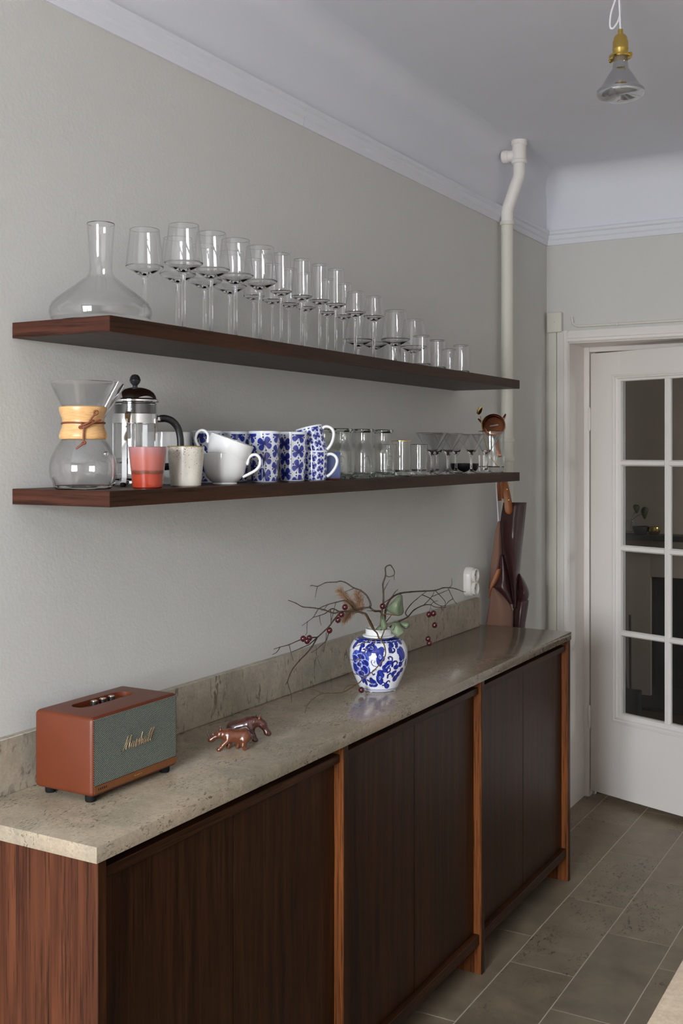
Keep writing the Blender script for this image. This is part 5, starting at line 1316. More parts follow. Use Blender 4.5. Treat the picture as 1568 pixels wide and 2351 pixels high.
for k in range(5):
    box('control_slot', rx1 - 0.0006, rx1 - 0.0001, ry0 + 0.016 + k * 0.0052, ry0 + 0.0176 + k * 0.0052, rz0 + 0.0105, rz0 + 0.0145, M_RUBBER, bp)
for k, w in enumerate((0.003, 0.0015, 0.002, 0.003, 0.0015, 0.002)):
    box('badge_glyph', rx1 - 0.0006, rx1 - 0.0002, ry0 + 0.118 + k * 0.0040, ry0 + 0.118 + k * 0.0040 + w, rz0 + 0.0110, rz0 + 0.0136, M_GOLD, bp)
box('panel_plate', pcx - 0.0195, pcx + 0.0195, pcy - 0.070, pcy + 0.070, rz1 - 0.0122, rz1 - 0.0112, plain('control_plate', S(150, 96, 56), 0.3, 0.6), sp_)
for ky_ in (-0.0245, 0.0005, 0.0255):
    k_ = lathe('control_knob', [(0, 0), (0.0078, 0), (0.0078, 0.0015), (0.0070, 0.002), (0.0070, 0.0125), (0.0062, 0.0132)], plain('knob_side', S(92, 82, 76), 0.3, 0.8), sp_, 28, 25, loc=(pcx, pcy + ky_, rz1 - 0.0112))
    lathe('knob_cap', [(0.0066, 0.0122), (0.0064, 0.0138), (0.0050, 0.0144), (0, 0.0146)], plain('knob_cap', S(206, 180, 160), 0.2, 0.9), k_, 28)
    for q in range(18):
        a = 2 * PI * q / 18
        box('knurl', 0.0068, 0.0075, -0.0005, 0.0005, 0.002, 0.0120, M_BLACK, k_).rotation_euler = (0, 0, a)
lathe('source_button', [(0, 0), (0.0030, 0), (0.0030, 0.003), (0, 0.0035)], M_BRASS, sp_, 16, loc=(pcx, pcy - 0.043, rz1 - 0.0112))
lathe('indicator_button', [(0, 0), (0.0035, 0), (0.0030, 0.002), (0, 0.0022)], M_BRASS, sp_, 16, loc=(pcx, pcy - 0.055, rz1 - 0.0112))
for fx, fy in ((rx0 + 0.024, ry0 + 0.020), (rx1 - 0.018, ry0 + 0.014), (rx1 - 0.018, ry1 - 0.022), (rx0 + 0.024, ry1 - 0.022)):
    lathe('rubber_foot', [(0, 0), (0.0090, 0), (0.0105, 0.003), (0.0105, 0.0130), (0, 0.0130)], M_RUBBER, sp_, 20, loc=(fx, fy, 0.0))
# script logo, raised strokes
LW, LH, SL = 0.094, 0.0235, 0.42
logo_strokes = [
    [(-0.09, 0.10), (-0.05, -0.08), (0.00, -0.10), (0.04, 0.2), (0.07, 1.05)], [(0.07, 1.05), (0.085, 0.5), (0.10, 0.02)], [(0.10, 0.02), (0.13, 0.6), (0.17, 1.08), (0.18, 0.95)], [(0.17, 1.05), (0.18, 0.4), (0.205, 0.02), (0.235, 0.12)],
    [(0.325, 0.44), (0.28, 0.50), (0.25, 0.25), (0.265, 0.03), (0.30, 0.08), (0.33, 0.48), (0.325, 0.10), (0.35, 0.02), (0.375, 0.25)],
    [(0.375, 0.25), (0.39, 0.56), (0.41, 0.50), (0.405, 0.05), (0.43, 0.02), (0.455, 0.3)],
    [(0.455, 0.3), (0.475, 0.56), (0.49, 0.45), (0.50, 0.2), (0.485, 0.02), (0.46, 0.06)],
    [(0.53, 1.02), (0.53, 0.5), (0.525, 0.0)], [(0.527, 0.2), (0.555, 0.52), (0.58, 0.40), (0.58, 0.05), (0.605, 0.06), (0.62, 0.2)],
    [(0.705, 0.44), (0.665, 0.50), (0.635, 0.25), (0.65, 0.03), (0.68, 0.08), (0.71, 0.48), (0.705, 0.10), (0.73, 0.03), (0.755, 0.25)],
    [(0.755, 0.25), (0.80, 1.0), (0.825, 1.08), (0.81, 0.7), (0.79, 0.2), (0.805, 0.02), (0.835, 0.15)],
    [(0.835, 0.2), (0.875, 1.02), (0.90, 1.08), (0.885, 0.7), (0.865, 0.2), (0.88, 0.02), (0.92, 0.12), (0.96, 0.25)]]
lgx = rx1 - 0.0005
M_LOGO = plain('antique_brass_script', S(150, 132, 104), 0.3, 0.7)
lv, lf = [], []
for stv in logo_strokes:
    P3 = [(lgx, ry0 + 0.083 + (x * LW) + y * LH * SL, rz0 + 0.0690 + y * LH) for x, y in stv]
    tube_data(spline(P3, 5), 0.00095, 6, lv, lf)
lg = mobj('script_logo', lv, lf, M_LOGO, sp_, 60)
lg['label'] = 'raised script lettering reading Marshall'

# ---- carved animal figurines
def blend_mesh(name, prims, k, mat, parent, step=0.0011, ysc=1.0):
    """one continuous carved surface: smooth union of tapered capsules (p0, p1, r0, r1), meshed with surface nets"""
    P = np.array([[*a, *b] for a, b, _, _ in prims])
    rm = max(max(r0, r1) for _, _, r0, r1 in prims) + 0.004
    lo = np.minimum(P[:, :3].min(0), P[:, 3:].min(0)) - rm
    hi = np.maximum(P[:, :3].max(0), P[:, 3:].max(0)) + rm
    n = np.ceil((hi - lo) / step).astype(int) + 1
    ax = [lo[i] + step * np.arange(n[i]) for i in range(3)]
    G = np.stack(np.meshgrid(*ax, indexing='ij'), -1)
    F = None
    for a, b, r0, r1 in prims:
        a = np.array(a); b = np.array(b); ab = b - a
        t = np.clip(((G - a) @ ab) / (ab @ ab + 1e-12), 0, 1)
        d = np.linalg.norm(G - a - t[..., None] * ab, axis=-1) - (r0 + (r1 - r0) * t)
        if F is None: F = d
        else:
            h = np.clip(0.5 + 0.5 * (F - d) / k, 0, 1)
            F = F * (1 - h) + d * h - k * h * (1 - h)
    s_ = F < 0
    c = [(i, j, q) for i in (0, 1) for j in (0, 1) for q in (0, 1)]
    sl = lambda A, o: A[o[0]:A.shape[0] - 1 + o[0], o[1]:A.shape[1] - 1 + o[1], o[2]:A.shape[2] - 1 + o[2]]
    cnt = sum(sl(s_, o).astype(int) for o in c)
    act = (cnt > 0) & (cnt < 8)
    acc = np.zeros(act.shape + (3,)); num = np.zeros(act.shape)
    for i in range(8):
        for j in range(i + 1, 8):
            a, b = c[i], c[j]
            if sum(abs(x - y) for x, y in zip(a, b)) != 1: continue
            fa, fb = sl(F, a), sl(F, b)
            m = ((fa < 0) != (fb < 0)) & act
            t = np.where(m, fa / np.where(np.abs(fa - fb) < 1e-12, 1, fa - fb), 0)
            for q in range(3): acc[..., q] += np.where(m, a[q] + t * (b[q] - a[q]), 0)
            num += m
    idx = -np.ones(act.shape, int); idx[act] = np.arange(act.sum())
    cell = np.argwhere(act)
    V = lo + step * (cell + acc[act] / num[act][:, None])
    faces = []
    for d in range(3):
        o = [0, 0, 0]; o[d] = 1
        A = s_[:s_.shape[0] - o[0], :s_.shape[1] - o[1], :s_.shape[2] - o[2]]
        B = s_[o[0]:, o[1]:, o[2]:]
        for e in np.argwhere(A != B):
            u_, v_ = (d + 1) % 3, (d + 2) % 3
            if e[u_] < 1 or e[v_] < 1: continue
            q = []
            for du, dv in ((0, 0), (1, 0), (1, 1), (0, 1)):
                cc = e.copy(); cc[u_] -= du; cc[v_] -= dv
                if (cc >= np.array(act.shape)).any(): q = []; break
                q.append(int(idx[tuple(cc)]))
            if len(q) == 4 and min(q) >= 0:
                faces.append(q if A[tuple(e)] else q[::-1])
    V[:, 1] *= ysc
    o = mobj(name, V, faces, mat, parent, 80)
    return o
def carved(name, a, b):
    g = NT(name)
    v = g.coord()
    n = g.noise(g.mapping(v, (160, 40, 160)), 1.0, 3)
    g.set(Base_Color=g.mix(n, a, b), Roughness=0.24, Specular_IOR_Level=0.6, Coat_Weight=0.35, Coat_Roughness=0.12)
    return g.m
M_RH1 = carved('polished_brown_wood', S(74, 38, 22), S(112, 60, 34))
M_RH2 = carved('polished_dark_red_wood', S(52, 24, 19), S(78, 38, 30))
r1 = thing('rhino_figurine', (0.201, 1.9850, TOP), 'small polished brown wooden rhinoceros figurine, horned, walking left', 'figurine', 'carved animal figurines', math.radians(209.66 + 6))
L_ = lambda *p: tuple(p)
blend_mesh('body', [
    ((-0.0180, 0, 0.0290), (0.0120, 0, 0.0305), 0.0148, 0.0142), ((-0.0215, 0, 0.0310), (-0.0225, 0, 0.0270), 0.0125, 0.0125), ((0.0140, 0, 0.0345), (0.0170, 0, 0.0330), 0.0118, 0.0118),
    ((0.0170, 0, 0.0345), (0.0330, 0, 0.0360), 0.0108, 0.0082), ((0.0340, 0, 0.0355), (0.0530, 0, 0.0250), 0.0078, 0.0050), ((0.0500, 0, 0.0225), (0.0565, 0, 0.0225), 0.0046, 0.0040),
    ((0.0160, 0.0080, 0.0240), (0.0270, 0.0085, 0.0125), 0.0068, 0.0044), ((0.0270, 0.0085, 0.0125), (0.0350, 0.0085, 0.0040), 0.0042, 0.0038), ((0.0350, 0.0085, 0.0040), (0.0378, 0.0085, 0.0035), 0.0040, 0.0034),
    ((0.0120, -0.0080, 0.0220), (0.0125, -0.0085, 0.0110), 0.0068, 0.0050), ((0.0125, -0.0085, 0.0110), (0.0155, -0.0085, 0.0045), 0.0048, 0.0045),
    ((-0.0190, 0.0080, 0.0230), (-0.0175, 0.0085, 0.0120), 0.0085, 0.0056), ((-0.0175, 0.0085, 0.0120), (-0.0205, 0.0085, 0.0050), 0.0052, 0.0052),
    ((-0.0140, -0.0080, 0.0220), (-0.0075, -0.0085, 0.0120), 0.0080, 0.0052), ((-0.0075, -0.0085, 0.0120), (-0.0050, -0.0085, 0.0045), 0.0048, 0.0046)], 0.0045, M_RH1, r1)
tube('horn', spline([(0.0535, 0, 0.0265), (0.0580, 0, 0.0330), (0.0605, 0, 0.0400), (0.0610, 0, 0.0470)], 4), [0.0036, 0.0030, 0.0029, 0.0028, 0.0026, 0.0024, 0.0022, 0.0019, 0.0016, 0.0013, 0.0010, 0.0007, 0.0004], M_RH2, r1, 10)
tube('horn', spline([(0.0465, 0, 0.0320), (0.0485, 0, 0.0370), (0.0490, 0, 0.0405)], 4), [0.0032, 0.0028, 0.0025, 0.0022, 0.0018, 0.0014, 0.001, 0.0007, 0.0004], M_RH1, r1, 10)
for s in (1, -1):
    tube('ear', spline([(0.0330, 0.0050 * s, 0.0430), (0.0325, 0.0062 * s, 0.0475), (0.0335, 0.0060 * s, 0.0515)], 3), [0.0022, 0.0026, 0.0024, 0.0020, 0.0014, 0.0009, 0.0004], M_RH1, r1, 8)
    lathe('eye', [(0, -0.0012), (0.0012, 0), (0, 0.0012)], M_BLACK, r1, 10, loc=(0.0405, 0.0066 * s, 0.0350))
tube('tail', spline([(-0.0330, 0, 0.0330), (-0.0365, 0, 0.0280), (-0.0365, 0, 0.0210)], 4), [0.0016, 0.0007], M_RH1, r1, 8)
tube('skin_fold', spline([(0.0135 + 0.0140 * 0.05 * math.cos(t), 0.0148 * math.sin(t), 0.0315 + 0.0146 * math.cos(t)) for t in [PI * (-0.75) + 1.5 * PI * k / 14 for k in range(15)]], 2), 0.0009, M_RH1, r1, 6)

r2 = thing('hippo_figurine', (0.172, 2.0580, TOP), 'larger dark reddish wooden animal figurine behind the rhinoceros, head lowered to the right', 'figurine', 'carved animal figurines', math.radians(29.66 - 4))
blend_mesh('body', [
    ((-0.0200, 0, 0.0290), (0.0100, 0, 0.0360), 0.0168, 0.0178), ((-0.0260, 0, 0.0280), (-0.0280, 0, 0.0240), 0.0135, 0.0120), ((0.0120, 0, 0.0385), (0.0220, 0, 0.0420), 0.0160, 0.0138),
    ((0.0220, 0, 0.0425), (0.0350, 0, 0.0430), 0.0125, 0.0095), ((0.0360, 0, 0.0430), (0.0440, 0, 0.0370), 0.0092, 0.0088), ((0.0440, 0, 0.0370), (0.0540, 0, 0.0200), 0.0080, 0.0060), ((0.0540, 0.0022, 0.0190), (0.0585, 0.0022, 0.0165), 0.0056, 0.0048), ((0.0540, -0.0022, 0.0190), (0.0585, -0.0022, 0.0165), 0.0056, 0.0048),
    ((0.0180, -0.0090, 0.0280), (0.0235, -0.0098, 0.0130), 0.0095, 0.0060), ((0.0235, -0.0098, 0.0130), (0.0275, -0.0098, 0.0052), 0.0055, 0.0052), ((0.0275, -0.0098, 0.0052), (0.0310, -0.0098, 0.0040), 0.0048, 0.0038),
    ((0.0160, 0.0090, 0.0280), (0.0190, 0.0098, 0.0130), 0.0095, 0.0060), ((0.0190, 0.0098, 0.0130), (0.0205, 0.0098, 0.0050), 0.0055, 0.0050),
    ((-0.0220, -0.0090, 0.0230), (-0.0235, -0.0098, 0.0110), 0.0100, 0.0066), ((-0.0235, -0.0098, 0.0110), (-0.0220, -0.0098, 0.0055), 0.0062, 0.0055),
    ((-0.0240, 0.0090, 0.0230), (-0.0260, 0.0098, 0.0110), 0.0100, 0.0066), ((-0.0260, 0.0098, 0.0110), (-0.0250, 0.0098, 0.0055), 0.0062, 0.0055)], 0.005, M_RH2, r2)
for s in (1, -1):
    tube('ear', spline([(0.0375, 0.0060 * s, 0.0470), (0.0370, 0.0070 * s, 0.0530), (0.0385, 0.0068 * s, 0.0585)], 3), [0.0024, 0.0032, 0.0034, 0.0030, 0.0022, 0.0013, 0.0005], M_RH1, r2, 8)
    lathe('eye', [(0, -0.0014), (0.0016, 0), (0, 0.0014)], M_BLACK, r2, 10, loc=(0.0480, 0.0068 * s, 0.0365))
    lathe('brow', [(0, -0.0028), (0.0022, 0), (0, 0.0028)], M_RH1, r2, 10, loc=(0.0485, 0.0052 * s, 0.0395))
tube('mane_fold', spline([(0.0250 + 0.004 * math.cos(t), 0.0142 * math.sin(t), 0.0430 + 0.0148 * math.cos(t)) for t in [PI * (-0.7) + 1.4 * PI * k / 14 for k in range(15)]], 2), 0.0010, M_RH2, r2, 6)

# ---- blue and white ginger jar
VX, VY = 0.1845, 2.6925
FACE = math.atan2(-VY, CAM_X - VX)
VP = [(0.0505, 0.0020), (0.0540, 0.0080), (0.0585, 0.0180), (0.0640, 0.0300), (0.0700, 0.0450), (0.0755, 0.0610), (0.0792, 0.0780), (0.0808, 0.0950), (0.0800, 0.1080), (0.0770, 0.1190), (0.0720, 0.1290), (0.0650, 0.1370), (0.0560, 0.1430), (0.0440, 0.1465)]
va = thing('ginger_jar', (VX, VY, TOP), 'round blue and white porcelain ginger jar with painted flowers holding the branches', 'vase')
def jar_print():
    P = spline([(r, 0, z) for r, z in VP], 18)
    rr_ = np.array([p.x for p in P]); zz_ = np.array([p.z for p in P])
    nA, nZ = 440, len(P)
    phi = np.linspace(-PI, PI, nA, endpoint=False)
    PH, _ = np.meshgrid(phi, zz_)
    ZZ = np.repeat(zz_[:, None], nA, 1); RR = np.repeat(rr_[:, None], nA, 1)
    q = ((PH + PI / 2) % PI) - PI / 2
    X = q * 0.0790; Y = ZZ
    rg_ = np.random.default_rng(5)
    wob = 0.0009 * np.sin(X * 900 + 3 * np.sin(Y * 700)) + 0.0007 * np.sin(Y * 1100 + 2 * np.sin(X * 600))
    white = np.array(S(226, 228, 234)[:3]); b1 = np.array(S(40, 58, 158)[:3]); b2 = np.array(S(24, 32, 110)[:3]); b3 = np.array(S(78, 102, 192)[:3]); wl_ = np.array(S(186, 198, 232)[:3])
    C = np.repeat(np.repeat(white[None, None, :], nZ, 0), nA, 1).copy()
    def pos(x, y):
        s = max(-0.995, min(0.995, (x - 775) / 585.0))
        return math.asin(s) * 0.079, max(0.004, (1425 - y) * 0.000139)
    U = 0.000139
    def blob(lobes, col, shade=None):
        m = np.zeros_like(X, bool)
        for x, y, rx_, ry_, an in lobes:
            cx_, cy_ = pos(x, y)
            dx, dy = X - cx_, Y - cy_
            ca, sa = math.cos(an), math.sin(an)
            p = (dx * ca + dy * sa) / (rx_ * U); k = (-dx * sa + dy * ca) / (ry_ * U)
            m |= (p * p + k * k) < (1 + wob * 60)
        if shade is None: C[m] = col
        else:
            t = np.clip((np.sin(X * 420 + Y * 260) * 0.5 + 0.5), 0, 1)[m][:, None]
            C[m] = col * (1 - t) + shade * t
    def stroke(pts, w0, w1, col):
        Pp = spline([(*pos(x, y), 0) for x, y in pts], 6)
        n = len(Pp)
        for i in range(n - 1):
            a, b = Pp[i], Pp[i + 1]
            w = (w0 + (w1 - w0) * i / (n - 1)) * U
            dx, dy = b.x - a.x, b.y - a.y
            L2 = dx * dx + dy * dy + 1e-12
            sel = (np.abs(X - a.x) < abs(dx) + w * 2) & (np.abs(Y - a.y) < abs(dy) + w * 2)
            if not sel.any(): continue
            t = np.clip(((X[sel] - a.x) * dx + (Y[sel] - a.y) * dy) / L2, 0, 1)
            d = np.hypot(X[sel] - a.x - t * dx, Y[sel] - a.y - t * dy)
            cs = C[sel]; cs[d < w] = col; C[sel] = cs
    # shoulder band
    band = (Y > 0.1365)
    C[band] = b2
    for k in range(14):
        cx_ = -0.124 + k * 0.0178
        arc = (np.abs(np.hypot((X - cx_), (Y - 0.1365) * 2.2) - 0.0085) < 0.0010) & band
        C[arc] = wl_
        eye = (np.hypot((X - cx_ - 0.009), (Y - 0.1405) * 1.7) < 0.0022) & band
        C[eye] = wl_
    # peony
    blob([(400, 850, 215, 262, 0.0), (330, 720, 120, 130, 0), (480, 720, 120, 120, 0), (310, 960, 110, 140, 0), (500, 960, 110, 140, 0), (420, 1070, 120, 90, 0)], b1, b3)
    for cx_, cy_, rx_, ry_ in ((420, 730, 95, 85), (505, 830, 85, 80), (480, 960, 85, 95), (300, 930, 85, 110), (310, 770, 75, 85), (390, 860, 60, 55), (400, 1040, 80, 60)):
        ring = [(cx_ + rx_ * math.cos(t), cy_ + ry_ * math.sin(t)) for t in [2 * PI * k / 14 for k in range(15)]]
        blob([(cx_, cy_, rx_ * 0.85, ry_ * 0.85, 0)], b1, b2)
        stroke(ring, 5.5, 5.5, wl_)
    stroke([(330, 800), (360, 760), (400, 780), (440, 750), (470, 790)], 5, 5, wl_); stroke([(340, 910), (400, 930), (450, 900)], 5, 5, wl_)
    # leaves
    def leaf(lobes): blob(lobes, b1, b2)
    leaf([(270, 480, 55, 120, -0.5), (330, 420, 80, 45, 0.2)]); leaf([(420, 490, 70, 42, -0.3), (400, 560, 35, 60, 0)])
    leaf([(590, 500, 105, 52, 0.35), (680, 560, 80, 85, 0), (590, 610, 60, 70, 0.3), (740, 600, 50, 60, 0)])
    leaf([(800, 620, 75, 105, 0), (840, 560, 60, 60, 0), (790, 760, 60, 105, 0.1), (850, 720, 50, 60, 0), (805, 830, 40, 50, 0)])
    leaf([(810, 1000, 65, 60, 0), (840, 1060, 65, 70, 0), (790, 1120, 70, 110, 0), (830, 1180, 60, 80, 0)])
    leaf([(640, 1200, 95, 60, -0.4), (670, 1260, 90, 50, 0.1), (590, 1270, 70, 40, 0.2), (600, 1150, 45, 45, 0)])
    leaf([(1060, 480, 70, 50, 0.4), (1020, 560, 45, 60, 0)]); leaf([(985, 820, 65, 60, 0.5), (920, 900, 75, 60, 0), (910, 960, 60, 45, 0), (960, 850, 60, 60, 0)])
    leaf([(1230, 640, 90, 120, 0), (1220, 740, 60, 70, 0), (1180, 610, 50, 60, 0), (1270, 700, 50, 80, 0)])
    leaf([(1130, 910, 65, 50, 0), (1215, 870, 60, 50, 0.4)]); leaf([(1100, 1020, 80, 42, 0.5)]); leaf([(1160, 1140, 75, 70, 0.4), (1210, 1060, 60, 60, 0)]); leaf([(1000, 1290, 75, 55, -0.3), (960, 1260, 40, 60, 0)])
    leaf([(450, 1200, 45, 90, 0.3), (390, 1180, 40, 70, 0)]); leaf([(1180, 470, 60, 45, 0.6), (1280, 440, 70, 60, 0)]); leaf([(1260, 990, 60, 50, 0)]); leaf([(1320, 860, 40, 80, 0)])
    for pts in ([(560, 520), (640, 505), (660, 540), (600, 545)], [(790, 640), (820, 680), (815, 730), (785, 690), (790, 640)], [(800, 1080), (825, 1100), (800, 1150), (790, 1110), (800, 1080)], [(570, 1245), (640, 1255), (695, 1240), (640, 1235), (570, 1245)], [(925, 910), (970, 860), (1030, 850)]):
        stroke(pts, 6, 4, wl_)
    # curls
    for pts, w0, w1 in (([(745, 880), (670, 860), (635, 800), (650, 755), (695, 765), (690, 800)], 6, 14), ([(735, 940), (670, 950), (640, 1000), (660, 1050), (690, 1030)], 6, 14), ([(1040, 780), (1045, 720), (1005, 690), (965, 705), (980, 735)], 16, 12),
                        ([(1050, 880), (1060, 810), (1110, 785), (1150, 820), (1130, 860)], 24, 10), ([(1000, 600), (1070, 610), (1110, 570), (1080, 545)], 22, 14), ([(960, 1000), (1010, 980), (1010, 920), (975, 915)], 20, 8), ([(870, 1195), (920, 1220), (915, 1265), (880, 1270)], 10, 16),
                        ([(980, 1110), (980, 1060), (1030, 1020)], 20, 18), ([(970, 1230), (990, 1190), (1040, 1185), (1050, 1215)], 22, 8), ([(1080, 1070), (1090, 1100), (1110, 1070)], 18, 12), ([(460, 560), (500, 560), (500, 610), (470, 610)], 14, 8), ([(540, 1190), (520, 1160), (500, 1190)], 14, 8),
                        ([(1180, 520), (1140, 520), (1150, 545)], 18, 12), ([(1190, 830), (1240, 830), (1280, 790)], 20, 10), ([(205, 640), (195, 760)], 14, 10)):
        stroke(pts, w0, w1, b2)
    C[(np.abs(Y - 0.0085) < 0.0009) | (np.abs(Y - 0.0050) < 0.0006)] = b1
    TH = PH + FACE
    verts = np.stack([RR * np.cos(TH), RR * np.sin(TH), ZZ], -1).reshape(-1, 3)
    faces = [(i * nA + k, i * nA + (k + 1) % nA, (i + 1) * nA + (k + 1) % nA, (i + 1) * nA + k) for i in range(nZ - 1) for k in range(nA)]
    me = bpy.data.meshes.new('jar_body')
    me.from_pydata([tuple(v) for v in verts], [], faces)
    cols = np.ones((nZ * nA, 4), np.float32); cols[:, :3] = C.reshape(-1, 3)
    at = me.color_attributes.new('print', 'FLOAT_COLOR', 'POINT'); at.data.foreach_set('color', cols.ravel())
    me.materials.append(M_PRINT)
    me.polygons.foreach_set('use_smooth', [True] * len(me.polygons))
    return link(bpy.data.objects.new('jar_body', me), va)
jar_print()
lathe('jar_neck', [(0.0445, 0.1462), (0.0440, 0.1490), (0.0420, 0.1505), (0.0372, 0.1515), (0.0362, 0.1540), (0.0360, 0.1650), (0.0352, 0.1668), (0.0335, 0.1668), (0.0322, 0.1650), (0.0320, 0.1450), (0.060, 0.125), (0.072, 0.095), (0.060, 0.040), (0.045, 0.008), (0, 0.008)], M_CHINA, va, 64, 40)
lathe('jar_foot', [(0.0505, 0.0021), (0.0490, 0.0010), (0.0455, 0.0010), (0.0440, 0.0030), (0, 0.0030)], M_CHINA, va, 64)
for k in range(4):
    a = FACE + PI / 4 + k * PI / 2 + 0.35
    lathe('felt_pad', [(0, 0.0), (0.0035, 0.0), (0.0040, 0.0012), (0, 0.0014)], M_CHINA, va, 12, loc=(0.0475 * math.cos(a), 0.0475 * math.sin(a), 0.0))

# ---- branches
def branch(name, label, data, berries, mat):
    t = thing(name, tuple(data[0][0][0]), label, 'branch', 'cut branches in the ginger jar')
    o0 = Vector(data[0][0][0])
    for k, (pts, r0, r1_) in enumerate(data):
        sp2 = [p - o0 for p in spline(pts, 5)]
        n = len(sp2)
        R = [r0 + (r1_ - r0) * i / (n - 1) for i in range(n)]
        R = [r * (1.0 + (0.22 if i % 5 == 0 and 0 < i < n - 1 else 0.0)) for i, r in enumerate(R)]
        tube('stem' if k == 0 else 'twig', sp2, R, mat, t, 7)
    for b in berries:
        bb = lathe('berry', [(0, -0.0088), (0.0035, -0.0080), (0.0070, -0.0045), (0.0082, 0.0), (0.0070, 0.0048), (0.0036, 0.0080), (0, 0.0086)], M_BERRY, t, 20, 60, loc=tuple(Vector(b) - o0), rot=(0.3, 0.4, 0))
        tube('berry_tip', [(0, 0, -0.0080), (0.0008, 0.0005, -0.0115)], [0.0012, 0.0004], M_BARK, bb, 6)
    return t
branch('berry_branch', 'dark berry branch spreading low to the left of the jar with several berries', BR_LEFT, BR_LEFT_BERRIES, M_BARK)
branch('bare_branch', 'thin bare branch arching high to the left above the jar', BR_ARCH, BR_ARCH_BERRIES, M_BARK)
branch('looped_branch', 'upright thin branch ending in a loop, highest above the jar', BR_TALL, BR_TALL_BERRIES, M_BARK)
branch('berry_branch', 'twiggy berry branch reaching right from the jar towards the socket', BR_RIGHT, BR_RIGHT_BERRIES, M_BARK)
branch('drooping_branch', 'thin branch drooping in front of the jar down onto the worktop', BR_FRONT, BR_FRONT_BERRIES, M_BARK2)
g = NT('dusty_green_leaf'); _v = g.coord()
g.set(Base_Color=g.ramp(g.noise(_v, 45, 3), [(0.3, S(98, 110, 84)), (0.7, S(124, 136, 108))]), Roughness=0.5); M_LEAF = g.m
lo_ = Vector(LEAVES[2][-1][1])
lt = thing('eucalyptus_sprig', tuple(lo_), 'grey-green leafy eucalyptus sprig in the mouth of the ginger jar', 'sprig')
for L in LEAVES:
    sheet('leaf', [[tuple(Vector(p) - lo_) for p in r] for r in L], M_LEAF, lt, 0.0006, 4)
tube('sprig_stem', [tuple(Vector(p) - lo_) for p in spline([(0.1760, 2.6790, TOP + 0.10), LEAVES[2][-1][1], LEAVES[2][0][1], LEAVES[0][-1][1]], 6)], 0.0016, M_BARK2, lt, 7)
# dried plume behind the left branch
pq = Vector((0.135, 2.640, TOP + 0.13))
M_PLUME = plain('dried_grass', S(150, 120, 94), 0.9)
pt = thing('dried_grass_plume', (0.1745, 2.700, TOP + 0.13), 'feathery dried beige grass plume behind the berries left of the jar', 'grass')
po = Vector(pt.location)
tube('plume_stem', [tuple(Vector(p) - po) for p in spline(PLUME_STEM, 6)], [0.0014, 0.0006], M_PLUME, pt, 6)
fv, ff = [], []
rp = random.Random(12)
for ai, ax in enumerate(PLUME_AXES):
    P = [Vector(p) - po for p in spline(ax, 14)]
    for k in range((700, 520, 260)[ai]):
        i = rp.randrange(1, len(P) - 1)
        t = (P[i + 1] - P[i - 1]).normalized()
        rad = Vector((rp.uniform(-1, 1), rp.uniform(-1, 1), rp.uniform(-1, 1)))
        rad = (rad - t * rad.dot(t)).normalized()
        L = rp.uniform(0.012, 0.028)
        d = (t * rp.uniform(0.6, 1.3) + rad * rp.uniform(0.4, 1.3)).normalized()
        p0 = P[i]; p1 = p0 + d * L * 0.55 + Vector((0, 0, 0.001)); p2 = p0 + d * L + Vector((0, 0, -0.0015))
        tube_data([p0, p1, p2], [0.0004, 0.0006, 0.00015], 4, fv, ff)
pm = mobj('plume_hairs', fv, ff, M_PLUME, pt, 60)
pm['kind'] = 'stuff'

# ================================================================== LEATHER APRON ON ITS HOOK
hk = thing('wall_hook', (RX0, HOOK[1], HOOK[2]), 'small dark peg hook on the wall under the shelf end carrying the apron', 'hook')
lathe('hook_plate', [(0, 0), (0.014, 0), (0.014, 0.004), (0.008, 0.007), (0, 0.007)], M_BLACK, hk, 24, rot=(0, PI / 2, 0))
tube('hook_peg', spline([(0.004, 0, 0), (HOOK[0] * 0.6, 0, 0.000), (HOOK[0] + 0.016, 0, 0.002), (HOOK[0] + 0.024, 0, 0.012)], 5), 0.0045, M_BLACK, hk, 12)
def leather2(name, a, b, rough):
    g = NT(name)
    v = g.coord()
    g.set(Base_Color=g.mix(g.noise(v, 14, 4), a, b), Roughness=rough, Specular_IOR_Level=0.5)
    g.bump(g.noise(v, 500, 3), 0.2, 0.0004)
    return g.m
M_BURG = leather2('burgundy_leather', S(48, 26, 26), S(66, 38, 36), 0.34)
M_SUEDE = leather2('rose_brown_suede', S(112, 82, 68), S(128, 94, 78), 0.9)
M_STRAP = leather2('cognac_leather_strap', S(128, 72, 26), S(150, 86, 34), 0.5)
ao = Vector(APRON['front_panel'][0][1])
ap = thing('leather_apron', tuple(ao), 'burgundy leather apron with cognac straps hanging folded beyond the worktop end', 'apron')
for nm, rows_ in APRON.items():
    m = M_STRAP if 'strap' in nm else (M_SUEDE if nm in ('inner_panel', 'suede_lining') else M_BURG)
    sheet(nm, [[tuple(Vector(p) - ao) for p in r] for r in rows_], m, ap, 0.0024, 4)
tube('tie_cord', [tuple(Vector(p) - ao) for p in spline(APRON_CORD, 5)], 0.0028, M_CORD, ap, 8)
for k, (fx, fz) in enumerate(((0.55, 0.35), (0.45, 0.62))):
    a = Vector(APRON['neck_strap_front'][1 + k][2]) - ao
    lathe('rivet', [(0, 0), (0.0028, 0), (0.0018, 0.0018), (0, 0.002)], M_GOLD, ap, 12, loc=tuple(a + Vector((0.002, -0.004, 0))), rot=(PI / 2, 0, 0.5))

